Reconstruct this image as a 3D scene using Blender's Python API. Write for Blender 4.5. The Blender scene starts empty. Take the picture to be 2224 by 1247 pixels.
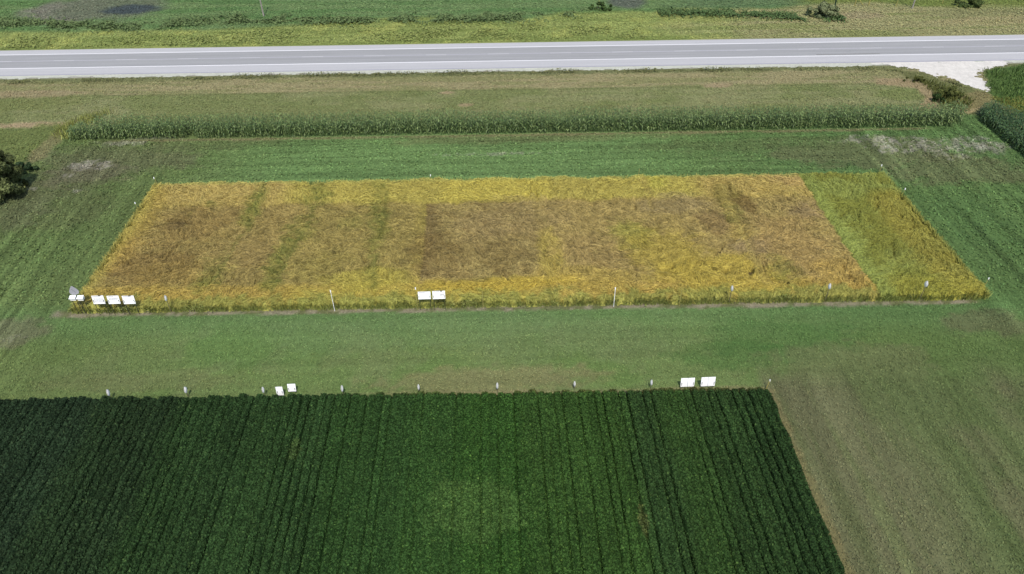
import bpy, math, random
import numpy as np
from mathutils import Vector, Matrix
random.seed(5)
rng = np.random.default_rng(11)
S = bpy.context.scene
COL = S.collection

# ------------------------------------------------------------------ camera
CAM_H = 52.5
YAW, PITCH, ROLL = math.radians(1.4554), math.radians(38.5585), math.radians(-0.90545)
FPX, PW, PH = 1580.1, 2224.0, 1247.0
fwd = np.array([math.sin(YAW)*math.cos(PITCH), math.cos(YAW)*math.cos(PITCH), -math.sin(PITCH)])
rt0 = np.array([math.cos(YAW), -math.sin(YAW), 0.0])
up0 = np.cross(rt0, fwd)
RT = math.cos(ROLL)*rt0 + math.sin(ROLL)*up0
UP = -math.sin(ROLL)*rt0 + math.cos(ROLL)*up0

def at(px, py, z=0.0):
    """survey point of the photograph -> position on the plane at height z"""
    d = fwd + (px-PW/2)/FPX*RT - (py-PH/2)/FPX*UP
    t = (z-CAM_H)/d[2]
    return np.array([d[0]*t, d[1]*t, z])

cd = bpy.data.cameras.new('camera')
cam = bpy.data.objects.new('camera', cd); COL.objects.link(cam)
M3 = Matrix(((RT[0], UP[0], -fwd[0]), (RT[1], UP[1], -fwd[1]), (RT[2], UP[2], -fwd[2])))
cam.matrix_world = Matrix.Translation((0, 0, CAM_H)) @ M3.to_4x4()
cd.sensor_width = 36.0
cd.lens = 36.0*FPX/PW
cd.clip_start = 0.5; cd.clip_end = 5000
S.camera = cam

# ------------------------------------------------------------------ light
hot = at(1030, 1135)
sun_dir = -np.array([hot[0], hot[1], -CAM_H]); sun_dir /= np.linalg.norm(sun_dir)
elev = math.asin(sun_dir[2])
az = math.atan2(sun_dir[0], sun_dir[1])
w = bpy.data.worlds.new('World'); S.world = w; w.use_nodes = True
nt = w.node_tree; nt.nodes.clear()
sky = nt.nodes.new('ShaderNodeTexSky'); sky.sky_type = 'NISHITA'; sky.sun_disc = False
sky.sun_elevation = elev; sky.sun_rotation = az
sky.dust_density = 2.0
bg = nt.nodes.new('ShaderNodeBackground'); bg.inputs['Strength'].default_value = 0.15
wo = nt.nodes.new('ShaderNodeOutputWorld')
nt.links.new(sky.outputs[0], bg.inputs[0]); nt.links.new(bg.outputs[0], wo.inputs[0])
sl = bpy.data.lights.new('sun', 'SUN'); sl.energy = 3.0; sl.angle = math.radians(1.2)
sl.color = (1.0, 0.955, 0.87)
so = bpy.data.objects.new('sun', sl); COL.objects.link(so)
so.rotation_euler = Vector(sun_dir.tolist()).to_track_quat('Z', 'Y').to_euler()
S.view_settings.view_transform = 'Standard'; S.view_settings.look = 'None'
S.view_settings.gamma = 1; S.view_settings.exposure = 0.42
S.cycles.max_bounces = 5; S.cycles.diffuse_bounces = 3

# ------------------------------------------------------------------ helpers
K = 0.60
def C(r, g, b, k=1.0):
    v = np.array([r, g, b], float)/255
    lin = np.where(v <= 0.04045, v/12.92, ((v+0.055)/1.055)**2.4)
    return lin*K*k

def hsh(ix, iy, seed):
    n = (ix.astype(np.int64)*374761393 + iy.astype(np.int64)*668265263 + seed*974634777) & 0xffffffff
    n = ((n ^ (n >> 13))*1274126177) & 0xffffffff
    n = (n ^ (n >> 16)) & 0xffffff
    return n/float(0xffffff)

def vn(x, y, seed=0):
    ix = np.floor(x); iy = np.floor(y); fx = x-ix; fy = y-iy
    fx = fx*fx*(3-2*fx); fy = fy*fy*(3-2*fy)
    a = hsh(ix, iy, seed); b = hsh(ix+1, iy, seed); c = hsh(ix, iy+1, seed); d = hsh(ix+1, iy+1, seed)
    return (a*(1-fx)+b*fx)*(1-fy) + (c*(1-fx)+d*fx)*fy

def fbm(x, y, seed=0, oc=4):
    s = 0; a = 1; t = 0
    for i in range(oc):
        s = s + a*vn(x*2**i + 17.3*i, y*2**i - 9.1*i, seed+i*31); t += a; a *= .55
    return s/t

def sm(a, b, x):
    t = np.clip((x-a)/(b-a), 0, 1); return t*t*(3-2*t)

SK = 0.02598            # tan of the skew between the road and the crop rows
COSK = 1/math.sqrt(1+SK*SK); SINK = SK*COSK
def Dof(x, y): return (y + SK*x)*COSK          # distance across the road direction
def Uof(x, y): return (x - SK*y)*COSK
def Dpx(py, px=1112, z=0.0):
    p = at(px, py, z); return float(Dof(p[0], p[1]))
def XY(u, d): return (u*COSK + d*SINK, d*COSK - u*SINK)

def ell(x, y, px, py, rx, ry, rough=0.5, seed=1, sc=0.35, soft=0.6):
    """mask of an irregular patch: centre and radii surveyed on the photograph"""
    c = at(px, py); a = at(px+rx, py); b = at(px, py-ry); b2 = at(px, py+ry)
    wx = abs(a[0]-c[0]); wy = abs(b[1]-b2[1])/2
    r = np.sqrt(((x-c[0])/wx)**2 + ((y-c[1])/wy)**2)
    r = r + (fbm(x*sc, y*sc*1.6, seed+int(px), 3)-.5)*2*rough + (fbm(x*sc*4.5, y*sc*5.5, seed+int(px)+3, 2)-.5)*1.1*rough
    return 1-sm(1-soft/2, 1+soft/2, r)

def polymask(x, y, pts, soft=0.5, rough=0.6, sc=0.5, seed=3, z=0.0):
    """soft inside-mask of a polygon given by surveyed points"""
    P = np.array([at(a, b, z)[:2] for a, b in pts])
    xx = x + (fbm(x*sc, y*sc, seed, 3)-.5)*2*rough; yy = y + (fbm(x*sc+50, y*sc, seed+5, 3)-.5)*2*rough
    inside = np.zeros(x.shape, bool); dm = np.full(x.shape, 1e9)
    for i in range(len(P)):
        x1, y1 = P[i]; x2, y2 = P[(i+1) % len(P)]
        if y1 != y2:
            cr = ((y1 > yy) != (y2 > yy)) & (xx < (x2-x1)*(yy-y1)/(y2-y1)+x1)
            inside ^= cr
        dx, dy = x2-x1, y2-y1
        t = np.clip(((xx-x1)*dx+(yy-y1)*dy)/(dx*dx+dy*dy), 0, 1)
        dm = np.minimum(dm, np.hypot(xx-x1-t*dx, yy-y1-t*dy))
    sd = np.where(inside, dm, -dm)
    return sm(-soft, soft, sd)

def mix(c, m, col, a=1.0):
    m = (m*a)[..., None]
    return c*(1-m) + np.asarray(col)*m

def tag(o, label=None, cat=None, group=None, kind=None):
    if label: o['label'] = label
    if cat: o['category'] = cat
    if group: o['group'] = group
    if kind: o['kind'] = kind
    return o

def newmat(name, rough=0.85, spec=0.2, attr=True, color=(.5, .5, .5), noise=None, bump=None, metallic=0.0):
    """noise: list of (scale xyz, low, high) brightness factors in object space"""
    m = bpy.data.materials.new(name); m.use_nodes = True
    n = m.node_tree.nodes; l = m.node_tree.links
    b = n['Principled BSDF']; b.inputs['Roughness'].default_value = rough
    b.inputs['Specular IOR Level'].default_value = spec
    b.inputs['Metallic'].default_value = metallic
    if attr:
        at_ = n.new('ShaderNodeAttribute'); at_.attribute_name = 'tint'; cur = at_.outputs['Color']
    else:
        rg = n.new('ShaderNodeRGB'); rg.outputs[0].default_value = (*color, 1); cur = rg.outputs[0]
    tc = n.new('ShaderNodeTexCoord')
    for (sc, lo, hi) in (noise or []):
        mp = n.new('ShaderNodeMapping'); mp.inputs['Scale'].default_value = sc
        l.new(tc.outputs['Object'], mp.inputs[0])
        nz = n.new('ShaderNodeTexNoise'); nz.inputs['Scale'].default_value = 1; nz.inputs['Detail'].default_value = 4
        nz.inputs['Roughness'].default_value = .65
        l.new(mp.outputs[0], nz.inputs['Vector'])
        mr = n.new('ShaderNodeMapRange'); mr.inputs[1].default_value = .3; mr.inputs[2].default_value = .7
        mr.inputs[3].default_value = lo; mr.inputs[4].default_value = hi
        l.new(nz.outputs['Fac'], mr.inputs[0])
        mx = n.new('ShaderNodeVectorMath'); mx.operation = 'SCALE'
        l.new(cur, mx.inputs[0]); l.new(mr.outputs[0], mx.inputs['Scale']); cur = mx.outputs[0]
    l.new(cur, b.inputs['Base Color'])
    if bump:
        sc, st, dist = bump
        mp = n.new('ShaderNodeMapping'); mp.inputs['Scale'].default_value = sc
        l.new(tc.outputs['Object'], mp.inputs[0])
        nz = n.new('ShaderNodeTexNoise'); nz.inputs['Scale'].default_value = 1; nz.inputs['Detail'].default_value = 4
        l.new(mp.outputs[0], nz.inputs['Vector'])
        bp = n.new('ShaderNodeBump'); bp.inputs['Strength'].default_value = st; bp.inputs['Distance'].default_value = dist
        l.new(nz.outputs['Fac'], bp.inputs['Height']); l.new(bp.outputs[0], b.inputs['Normal'])
    return m

def npmesh(name, V, F, col=None, mat=None, parent=None, smooth=False):
    V = np.ascontiguousarray(V, dtype=np.float32); F = np.ascontiguousarray(F, dtype=np.int32)
    me = bpy.data.meshes.new(name)
    me.vertices.add(len(V)); me.vertices.foreach_set('co', V.ravel())
    k = F.shape[1]
    me.loops.add(F.size); me.loops.foreach_set('vertex_index', F.ravel())
    me.polygons.add(len(F)); me.polygons.foreach_set('loop_start', np.arange(0, F.size, k, dtype=np.int32))
    try: me.polygons.foreach_set('loop_total', np.full(len(F), k, dtype=np.int32))
    except Exception: pass
    if smooth: me.polygons.foreach_set('use_smooth', np.ones(len(F), dtype=bool))
    me.update(calc_edges=True)
    if col is not None:
        a = me.attributes.new('tint', 'FLOAT_COLOR', 'POINT')
        c = np.ones((len(V), 4), np.float32); c[:, :3] = np.clip(col, 0, 1); a.data.foreach_set('color', c.ravel())
    if mat: me.materials.append(mat)
    o = bpy.data.objects.new(name, me); COL.objects.link(o)
    if parent: o.parent = parent
    return o

def unit(v): return v/np.maximum(np.linalg.norm(v, axis=-1, keepdims=True), 1e-9)

def leafquads(c, size, nrm, col, aspect=1.4):
    """c (N,3) centres, size (N), nrm (N,3) normals -> rhombic leaf quads"""
    n = len(c); nrm = unit(nrm)
    r = rng.normal(size=(n, 3)); a = unit(np.cross(nrm, r)); b = np.cross(nrm, a)
    s = size[:, None]
    V = np.stack([c-a*s*aspect/2, c-b*s/2+a*s*.1, c+a*s*aspect/2, c+b*s/2+a*s*.1], 1).reshape(-1, 3)
    F = np.arange(n*4).reshape(-1, 4)
    return V, F, np.repeat(col, 4, 0)

def ribbons(P, W, side, col, colend=None):
    """P (N,K,3) spine points, W (N,K) half widths, side (N,3) -> strips"""
    n, k, _ = P.shape
    V = np.empty((n, k, 2, 3)); s = side[:, None, :]*W[:, :, None]
    V[:, :, 0] = P-s; V[:, :, 1] = P+s
    base = (np.arange(n)*k*2)[:, None]; j = np.arange(k-1)*2
    F = np.stack([base+j, base+j+1, base+j+3, base+j+2], -1).reshape(-1, 4)
    cc = np.repeat(col[:, None, :], k*2, 1)
    if colend is not None:
        t = np.repeat(np.linspace(0, 1, k), 2)[None, :, None]
        cc = cc*(1-t) + colend[:, None, :]*t
    return V.reshape(-1, 3), F, cc.reshape(-1, 3)

def join(parts):
    Vs, Fs, Cs = [], [], []; o = 0
    for V, F, c in parts:
        Vs.append(V); Fs.append(F+o); Cs.append(c); o += len(V)
    return np.concatenate(Vs), np.concatenate(Fs), np.concatenate(Cs)

def gridmesh(xs, ys):
    X, Y = np.meshgrid(xs, ys); nx, ny = len(xs), len(ys)
    i = np.arange(nx*ny).reshape(ny, nx)
    F = np.stack([i[:-1, :-1], i[:-1, 1:], i[1:, 1:], i[1:, :-1]], -1).reshape(-1, 4)
    return X, Y, F

class MB:                                   # small hard-surface mesh builder
    def __init__(s): s.v = []; s.f = []
    def add(s, vs, fs):
        o = len(s.v); s.v += [tuple(map(float, v)) for v in vs]; s.f += [[i+o for i in f] for f in fs]
    def box(s, c, d, m=None):
        x, y, z = c; a, b, e = d[0]/2, d[1]/2, d[2]/2
        vs = [Vector((x+i*a, y+j*b, z+k*e)) for k in (-1, 1) for j in (-1, 1) for i in (-1, 1)]
        if m: vs = [m @ q for q in vs]
        s.add(vs, [(0, 2, 3, 1), (4, 5, 7, 6), (0, 1, 5, 4), (1, 3, 7, 5), (3, 2, 6, 7), (2, 0, 4, 6)])
    def tube(s, pts, rad, n=8):
        pts = [Vector(p) for p in pts]; rings = []
        for i, p in enumerate(pts):
            t = (pts[min(i+1, len(pts)-1)]-pts[max(i-1, 0)]).normalized()
            a = t.cross(Vector((0.3, 1, 0.1))).normalized(); b = t.cross(a)
            rings.append([p+(a*math.cos(2*math.pi*k/n)+b*math.sin(2*math.pi*k/n))*rad[i] for k in range(n)])
        vs = [v for r in rings for v in r]; fs = []
        for i in range(len(pts)-1):
            for k in range(n):
                fs.append((i*n+k, i*n+(k+1) % n, (i+1)*n+(k+1) % n, (i+1)*n+k))
        fs.append(tuple(range(n))[::-1]); fs.append(tuple((len(pts)-1)*n+k for k in range(n)))
        s.add(vs, fs)
    def build(s, name, mat, parent=None):
        me = bpy.data.meshes.new(name); me.from_pydata(s.v, [], s.f); me.update()
        me.materials.append(mat)
        o = bpy.data.objects.new(name, me); COL.objects.link(o)
        if parent: o.parent = parent
        return o

def empty(name, loc, rz=0.0, label=None, cat=None, group=None):
    o = bpy.data.objects.new(name, None); COL.objects.link(o); o.empty_display_size = .3
    o.location = tuple(map(float, loc)); o.rotation_euler = (0, 0, rz)
    return tag(o, label, cat, group)

# ------------------------------------------------------------------ survey of the strips
D_SOY = Dpx(859)                   # far edge of the soybeans
D_GF = Dpx(664); D_GB = Dpx(388, 1112, .8)+1.1
X_GL = at(165, 655, .6)[0]; X_GR = at(2142, 632, .6)[0]
X_SOYR = at(1670, 850, .4)[0]
D_CF = Dpx(292)                    # near edge of the maize strip
D_CB = Dpx(232, 1112, 2.7)
ROWW = 0.78

# ------------------------------------------------------------------ ground colours
def gcol(x, y):
    D = Dof(x, y)
    n1 = fbm(x*.08, y*.08, 3); n2 = fbm(x*.35, y*.35, 7); n3 = fbm(x*1.2, y*1.2, 9, 3)
    c = np.ones(x.shape+(3,))*C(113, 133, 80)
    # near clover field
    c = mix(c, sm(.42, .62, n1), C(104, 130, 72), .8)
    c = mix(c, sm(.48, .72, n2), C(120, 131, 88), .45)
    left = sm(-28, -52, x); right = sm(18, 45, x)
    c = mix(c, left, C(102, 119, 70), .75)
    c = mix(c, right, C(92, 114, 64), .8)
    c = mix(c, sm(D_GF-7, D_GF-1, D)*(1-sm(D_GF, D_GF+3, D)), C(98, 134, 82), .55)
    # side strips and back strip
    side = sm(D_GF-4, D_GF+2, D)
    c = mix(c, side*left, C(100, 119, 71), .6)
    c = mix(c, side*sm(30, 54, x), C(85, 112, 64), .8)
    back = sm(D_GB-2, D_GB+.5, D)
    c = mix(c, back*(1-left)*(1-right), C(106, 136, 82), .9)
    c = mix(c, back*right, C(92, 122, 72), .6)
    # blotches
    for (px, py, rx, ry, col, a) in [
        (1050, 825, 230, 32, C(134, 130, 92), .65), (300, 830, 190, 22, C(112, 118, 78), .5),
        (560, 760, 160, 40, C(100, 134, 76), .3), (900, 720, 300, 40, C(112, 136, 88), .4),
        (1250, 740, 250, 40, C(112, 130, 84), .5), (1700, 730, 150, 40, C(80, 116, 62), .5),
        (1620, 770, 140, 28, C(78, 112, 58), .6),
        (1850, 800, 200, 55, C(112, 114, 80), .5), (2150, 700, 90, 28, C(104, 104, 76), .6),
        (30, 720, 60, 32, C(116, 112, 90), .6), (60, 560, 90, 70, C(88, 112, 64), .3),
        (130, 460, 120, 40, C(98, 106, 70), .5), (30, 450, 80, 50, C(100, 104, 76), .6),
        (250, 345, 190, 26, C(102, 106, 76), .7), (120, 400, 110, 30, C(96, 102, 70), .6),
        (400, 312, 260, 14, C(100, 112, 72), .55), (190, 375, 90, 24, C(110, 106, 86), .6),
        (1900, 330, 240, 30, C(102, 108, 74), .75), (2080, 370, 160, 32, C(100, 104, 72), .7),
        (1700, 312, 300, 14, C(98, 112, 70), .5), (2120, 480, 90, 60, C(80, 108, 62), .5),
        (1180, 300, 300, 10, C(114, 118, 80), .5)]:
        c = mix(c, ell(x, y, px, py, rx, ry, .55, 5), col, a)
    # lower right worn field
    wr = sm(X_SOYR-1, X_SOYR+.5, x)*(1-sm(D_SOY+.5, D_SOY+6, D+(n1-.5)*6))
    st = fbm(x*1.3, y*.06, 71, 3)
    cw = mix(np.ones(x.shape+(3,))*C(109, 112, 80), sm(.4, .62, st), C(96, 108, 67), .55)
    cw = mix(cw, sm(31, 40, x+(n1-.5)*7), C(89, 108, 62), .7)
    cw = mix(cw, sm(.5, .7, fbm(x*.16, y*.08, 75)), C(112, 110, 82), .6)
    c = mix(c, wr, cw)
    # drill rows: along the rows beside the grain, along the road behind and before it
    rowY = fbm(x*2.3, y*.08, 21, 3); rowX = fbm(Uof(x, y)*.06, D*2.2, 22, 3)
    ks = np.clip(sm(X_GL+2, X_GL-2, x)+sm(X_GR-3, X_GR+2, x)+wr, 0, 1)
    f = 1+(rowY-.5)*.8*ks*(1-.35*wr)+(fbm(x*.85, y*.035, 24, 2)-.5)*.5*ks*(1-.5*wr)+(rowX-.5)*(1-ks)*(.25+.6*back)
    rid = 1-np.abs(2*vn(x*1.15, y*.02+x*.01, 26)-1); f = f+.30*ks*(1-.6*wr)*(sm(.80, 1, rid)-.35*sm(.8, 1, 1-np.abs(2*vn(x*1.3+9, y*.02, 28)-1)))*vn(x*.2, y*.1, 27)*1.6
    rid2 = 1-np.abs(2*vn(Uof(x, y)*.02, D*1.1, 29)-1); f = f-.16*(1-ks)*(.35+.65*back)*sm(.82, 1, rid2)
    # bare soil streaks
    soil = C(164, 160, 148)
    for (px, py, rx, ry, a) in [(190, 360, 38, 9, 1), (148, 383, 14, 5, 1), (72, 411, 12, 3, .7), (265, 312, 50, 5, .7),
                             (330, 300, 60, 3, .6), (1965, 318, 60, 15, .9), (1890, 303, 60, 8, .8), (2095, 312, 70, 13, .8), (2060, 335, 30, 10, .6),
                             (2150, 322, 40, 10, .7), (1070, 335, 110, 2.5, .6), (166, 416, 6, 3, .6), (20, 735, 25, 8, .4)]:
        m = ell(x, y, px, py, rx, ry, .9, 11, .9)
        c = mix(c, m*sm(.33, .52, fbm(x*1.5, y*.9, 13)), soil, a*.62)
    c = c*f[..., None]
    # bare strips along plots
    e = D_GF + (n2-.5)*.8
    m = sm(e-1.05, e-.75, D)*(1-sm(e+.2, e+.5, D))*sm(X_GL-2.6, X_GL-1.6, x)*(1-sm(X_GR-2, X_GR-.6, x))
    c = mix(c, m, mix(np.ones(x.shape+(3,))*C(150, 142, 122), sm(.45, .6, n3), C(110, 112, 78)), .9)
    m = sm(D_SOY-.2, D_SOY+.05, D)*(1-sm(D_SOY+.35, D_SOY+.8, D+(n2-.5)*.8))*sm(-30, 5, x)*(1-sm(X_SOYR-.2, X_SOYR+.6, x))
    c = mix(c, m, C(142, 136, 100), .75)
    m = sm(X_SOYR-.1, X_SOYR+.2, x)*(1-sm(X_SOYR+.5, X_SOYR+1., x+(n3-.5)))*(1-sm(D_SOY, D_SOY+.6, D))
    c = mix(c, m, C(128, 122, 84), .7)
    # soil below crops
    m = (D < D_SOY)*(x < X_SOYR)
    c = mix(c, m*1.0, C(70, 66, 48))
    c = mix(c, sm(D_GF, D_GF+.4, D)*(1-sm(D_GB-1, D_GB-.6, D))*sm(X_GL-.4, X_GL, x)*(1-sm(X_GR-.3, X_GR, x)), C(96, 86, 56))
    c = mix(c, sm(D_CF-.9, D_CF-.4, D+(n2-.5))*(1-sm(D_CF-.2, D_CF+.3, D))*sm(-62, -56, x)*(1-sm(66, 70, x)), C(128, 122, 90), .7)
    # ---- verge between maize and road
    v = sm(D_CB-.5, D_CB+.8, D)
    sv = fbm(Uof(x, y)*.12, D*1.1, 41, 4)
    cv = mix(np.ones(x.shape+(3,))*C(138, 143, 98), sm(.42, .62, sv), C(128, 136, 88))
    cv = mix(cv, sm(.5, .66, fbm(x*.3, y*.6, 43)), C(144, 144, 102), .5)
    cv = mix(cv, sm(.5, .62, fbm(x*.07, y*.1, 44)), C(116, 128, 76), .6)
    dt0, dt1 = Dpx(193), Dpx(164)
    tn = (n2-.5)*1.6
    cv = mix(cv, sm(dt0-.4, dt0+.3, D+tn*.4)*(1-sm(dt1-.6, dt1+.9, D+tn)), mix(np.ones(x.shape+(3,))*C(158, 151, 112), sm(.42, .6, sv), C(142, 142, 98)), .92)
    cv = mix(cv, sm(dt0-.8, dt0-.5, D)*(1-sm(dt0-.4, dt0-.1, D)), C(106, 112, 70), .55)
    cv = mix(cv, sm(dt1-.3, dt1+.8, D+tn), C(118, 122, 84), .8)
    for (px, py, rx, ry, col, a) in [
        (70, 272, 75, 6, C(172, 156, 122), 1), (90, 300, 60, 28, C(116, 130, 72), .9), (80, 225, 110, 14, C(120, 128, 76), .6),
        (60, 205, 120, 8, C(160, 146, 114), .6), (970, 202, 14, 3, C(168, 150, 118), .8), (1010, 228, 16, 4, C(166, 150, 116), .8),
        (1560, 186, 30, 5, C(168, 152, 120), .8), (1965, 205, 60, 14, C(118, 130, 76), .8)]:
        cv = mix(cv, ell(x, y, px, py, rx, ry, .35, 15, .5), col, a)
    # corner at the driveway
    cv = mix(cv, polymask(x, y, [(1930, 148), (2010, 160), (2100, 190), (2150, 200), (2110, 262), (2040, 232), (2030, 205), (1990, 180)], .6, 1.2), C(112, 118, 74), .9)
    cv = mix(cv, polymask(x, y, [(1900, 168), (1960, 172), (2010, 184), (2042, 212), (2038, 236), (1990, 240), (2010, 212), (1985, 192), (1900, 182)], .4, .7), C(162, 146, 112), .9)
    cv = mix(cv, polymask(x, y, [(2060, 228), (2120, 195), (2160, 205), (2150, 232), (2090, 248)], .4, .8), C(136, 128, 88), .85)
    cv = mix(cv, polymask(x, y, [(2085, 243), (2145, 228), (2150, 232), (2100, 248)], .2, .3), C(160, 148, 108), .9)
    cv = mix(cv, polymask(x, y, [(2140, 150), (2330, 130), (2500, 260), (2330, 330), (2224, 268), (2150, 205)], .5, .8), C(84, 112, 58), .95)
    for i in range(3):
        cv = mix(cv, polymask(x, y, [(2150+i*22, 212+i*3), (2240+i*22, 280-i*8), (2300, 290-i*30), (2165+i*22, 208)], .3, .4), C(126, 122, 56), .55)
    c = mix(c, v, cv)
    # slope on the left between the tree and the maize
    c = mix(c, polymask(x, y, [(-150, 283), (60, 282), (128, 270), (132, 290), (60, 340), (10, 420), (-260, 420)], .4, .6), C(112, 124, 72), .9)
    c = mix(c, polymask(x, y, [(128, 275), (140, 300), (100, 345), (60, 360), (70, 330), (110, 300)], .4, .7), C(134, 128, 92), .7)
    # ---- beyond the road
    d0 = Dpx(92)
    far = sm(d0-2, d0-1, D)
    sf = fbm(Uof(x, y)*.07, D*.8, 51, 4)
    cf = mix(np.ones(x.shape+(3,))*C(138, 150, 86), sm(.4, .62, sf), C(122, 136, 74))
    cf = mix(cf, sm(.52, .7, fbm(x*.25, y*.25, 55)), C(150, 158, 88), .8)
    cf = mix(cf, sm(35, 60, x+(n1-.5)*20), mix(np.ones(x.shape+(3,))*C(146, 144, 102), sm(.42, .62, sf), C(130, 136, 86)), .95)
    dw = Dpx(42)
    fld = sm(dw-1, dw+2, D+(fbm(x*.05, y*.05, 57)-.5)*9+sm(10, 60, x)*(-5)+sm(-20, -60, x)*2)
    ff = mix(np.ones(x.shape+(3,))*C(106, 130, 82), sm(.4, .62, fbm(Uof(x, y)*.05, D*.5, 58)), C(92, 122, 72))
    ff = mix(ff, sm(62, 75, x), C(112, 124, 62), .9)
    cf = mix(cf, fld, ff)
    for (px, py, rx, ry, col, a) in [
        (150, 25, 90, 26, C(122, 120, 108), .9), (240, 18, 110, 26, C(104, 112, 90), .9), (280, 21, 55, 9, C(70, 80, 80), 1),
        (1360, 6, 40, 12, C(92, 98, 88), .9), (1600, 6, 160, 12, C(88, 110, 76), .6),
        (1870, 33, 60, 8, C(146, 138, 104), .9), (2100, 28, 120, 10, C(132, 132, 92), .8), (2150, 45, 120, 10, C(152, 144, 104), .6)]:
        cf = mix(cf, ell(x, y, px, py, rx, ry, .3, 25, .12), col, a)
    c = mix(c, far, cf*1.12)
    # under the road: gravel grade
    m = sm(Dpx(156), Dpx(153), D)*(1-sm(d0-.6, d0, D))
    c = mix(c, m, C(190, 188, 180))
    return c*(.93+.14*n3[..., None])*np.where((D < D_CB)[..., None], np.array([1.02, 1.0, .965]), np.array([1.02, 1.0, .98]))

def axis(a, b, step, outs):
    v = list(np.arange(a, b, step))
    lo = [a-o for o in outs][::-1]; hi = [b+o for o in outs]
    return np.array(lo+v+hi)
outs = [2, 5, 10, 18, 30, 50, 90, 160, 300, 600, 1500]
xs = axis(-125, 135, .42, outs); ys = axis(22, 205, .36, [2, 5, 10, 20, 30, 50, 90, 160, 300, 600, 1500])
X, Y, F = gridmesh(xs, ys)
m_ground = newmat('ground_soil_and_turf', .95, .1, True, noise=[((2.6, 2.6, 2.6), .8, 1.2), ((9, 9, 9), .82, 1.18)], bump=((5, 5, 5), .5, .12))
gx, gy = X.ravel(), Y.ravel()
gc = gcol(gx, gy)
og = npmesh('ground', np.stack([gx, gy, np.zeros_like(gx)], 1), F, gc, m_ground)
tag(og, kind='structure')

# ------------------------------------------------------------------ road
ang = -math.atan(SK)
def strip(name, d0, d1, z0, z1, mat, u0=-900, u1=900, step=6.0, kind='structure', segs=None, parent=None):
    mb = MB()
    for (a, b) in (segs or [(u0, u1)]):
        mb.box(((a+b)/2, (d0+d1)/2, (z0+z1)/2), (b-a, d1-d0, z1-z0))
    o = mb.build(name, mat, parent); 
    if not parent:
        o.rotation_euler = (0, 0, ang); tag(o, kind=kind)
    return o
z = .10
dA, dE1, dCn, dE2, dB = Dpx(93, 1112, z), Dpx(102.4, 1112, z), Dpx(116.7, 1112, z), Dpx(132, 1112, z), Dpx(148, 1112, z)
def roadmat(name, col, lo=.93, hi=1.06):
    return newmat(name, .8, .25, False, col, noise=[((.02, 2.2, 1), lo, hi), ((.15, 1.1, 1), .96, 1.03), ((6, 6, 6), .94, 1.06)], bump=((14, 14, 14), .25, .02))
m_sh = roadmat('pale_asphalt_shoulder', C(200, 199, 200)); m_ln = roadmat('grey_asphalt_lane', C(172, 172, 172), .88, 1.07)
m_pt = roadmat('worn_white_road_paint', C(245, 244, 245), .92, 1.03)
m_seal = roadmat('dark_sealed_joint', C(140, 140, 148))
strip('road_shoulder', dB, dA, -.05, .10, m_sh)
strip('road', dE2+.02, dE1-.02, .0, .105, m_ln)
segs = []
u = -400
while u < 400:
    segs.append((u, u+4.0+random.uniform(-.1, .1))); u += 12.0
strip('road_marking', dE1-.20, dE1+.16, .09, .110, m_pt)
strip('road_marking', dE2-.18, dE2+.18, .09, .110, m_pt)
strip('road_joint', dCn-.26, dCn+.24, .09, .1085, roadmat('pale_centre_joint', C(184, 183, 187)))
strip('road_joint', dB+.04, dB+.34, .04, .104, roadmat('blue_grey_road_edge', C(172, 171, 184)))
strip('road_marking', dCn-.10, dCn+.10, .09, .112, roadmat('faded_centre_paint', C(208, 207, 209)), segs=segs)
strip('road_marking', dE2+.32, dE2+.40, .09, .109, m_seal, segs=[(-120, -40), (-30, 22), (80, 140)])
uu0 = Uof(*at(1775, 121, z)[:2]); uu1 = Uof(*at(1915, 121, z)[:2])
strip('tyre_mark', dE2+.62, dE2+.72, .09, .112, newmat('tyre_rubber_streak', .9, .1, False, C(92, 92, 70)), segs=[(uu0, uu1)])

m_grav = newmat('white_crushed_gravel', .95, .1, True, noise=[((4, 4, 4), .85, 1.1), ((14, 14, 14), .85, 1.12)], bump=((12, 12, 12), .6, .05))
def patch(name, x0, x1, y0, y1, step, fn, col, zt=.03, kind='structure'):
    xs = np.arange(x0, x1, step); ys = np.arange(y0, y1, step)
    X, Y, F = gridmesh(xs, ys); x = X.ravel(); y = Y.ravel()
    m = fn(x, y); keep = m[F].min(1) > .5
    F = F[keep]; used = np.unique(F); re = np.zeros(len(x), int); re[used] = np.arange(len(used))
    x, y, m = x[used], y[used], m[used]
    n = fbm(x*1.5, y*1.5, 91)
    cc = np.ones((len(x), 3))*col*(.86+.28*n[:, None])
    zz = zt + np.clip(m-.5, 0, .5)*.06
    return tag(npmesh(name, np.stack([x, y, zz], 1), re[F], cc, m_grav, smooth=True), kind=kind)
def gsh(x, y):
    D = Dof(x, y); e = Dpx(155.5) + (fbm(x*.25, y*.25, 61)-.5)*1.6 + (fbm(x*1.6, y*1.6, 62)-.5)*1.2
    return sm(e-.25, e+.25, D)*(D < dB+.3)
patch('gravel_shoulder', -120, 135, Dpx(175), dB+6, .22, gsh, C(208, 210, 194))
def gdr(x, y):
    return polymask(x, y, [(1880, 138), (1921, 142), (1972, 150), (2018, 161), (2064, 170), (2095, 184), (2122, 193), (2150, 202), (2146, 188), (2142, 177), (2120, 166), (2130, 155), (2160, 148), (2190, 140), (2180, 131), (1880, 132)], .4, 1.5, 1.3)
p0 = at(1890, 205); p1 = at(2190, 130)
patch('gravel_driveway', p0[0]-8, p1[0]+6, p0[1]-3, p1[1]+3, .18, gdr, C(236, 231, 222), .035)

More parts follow.
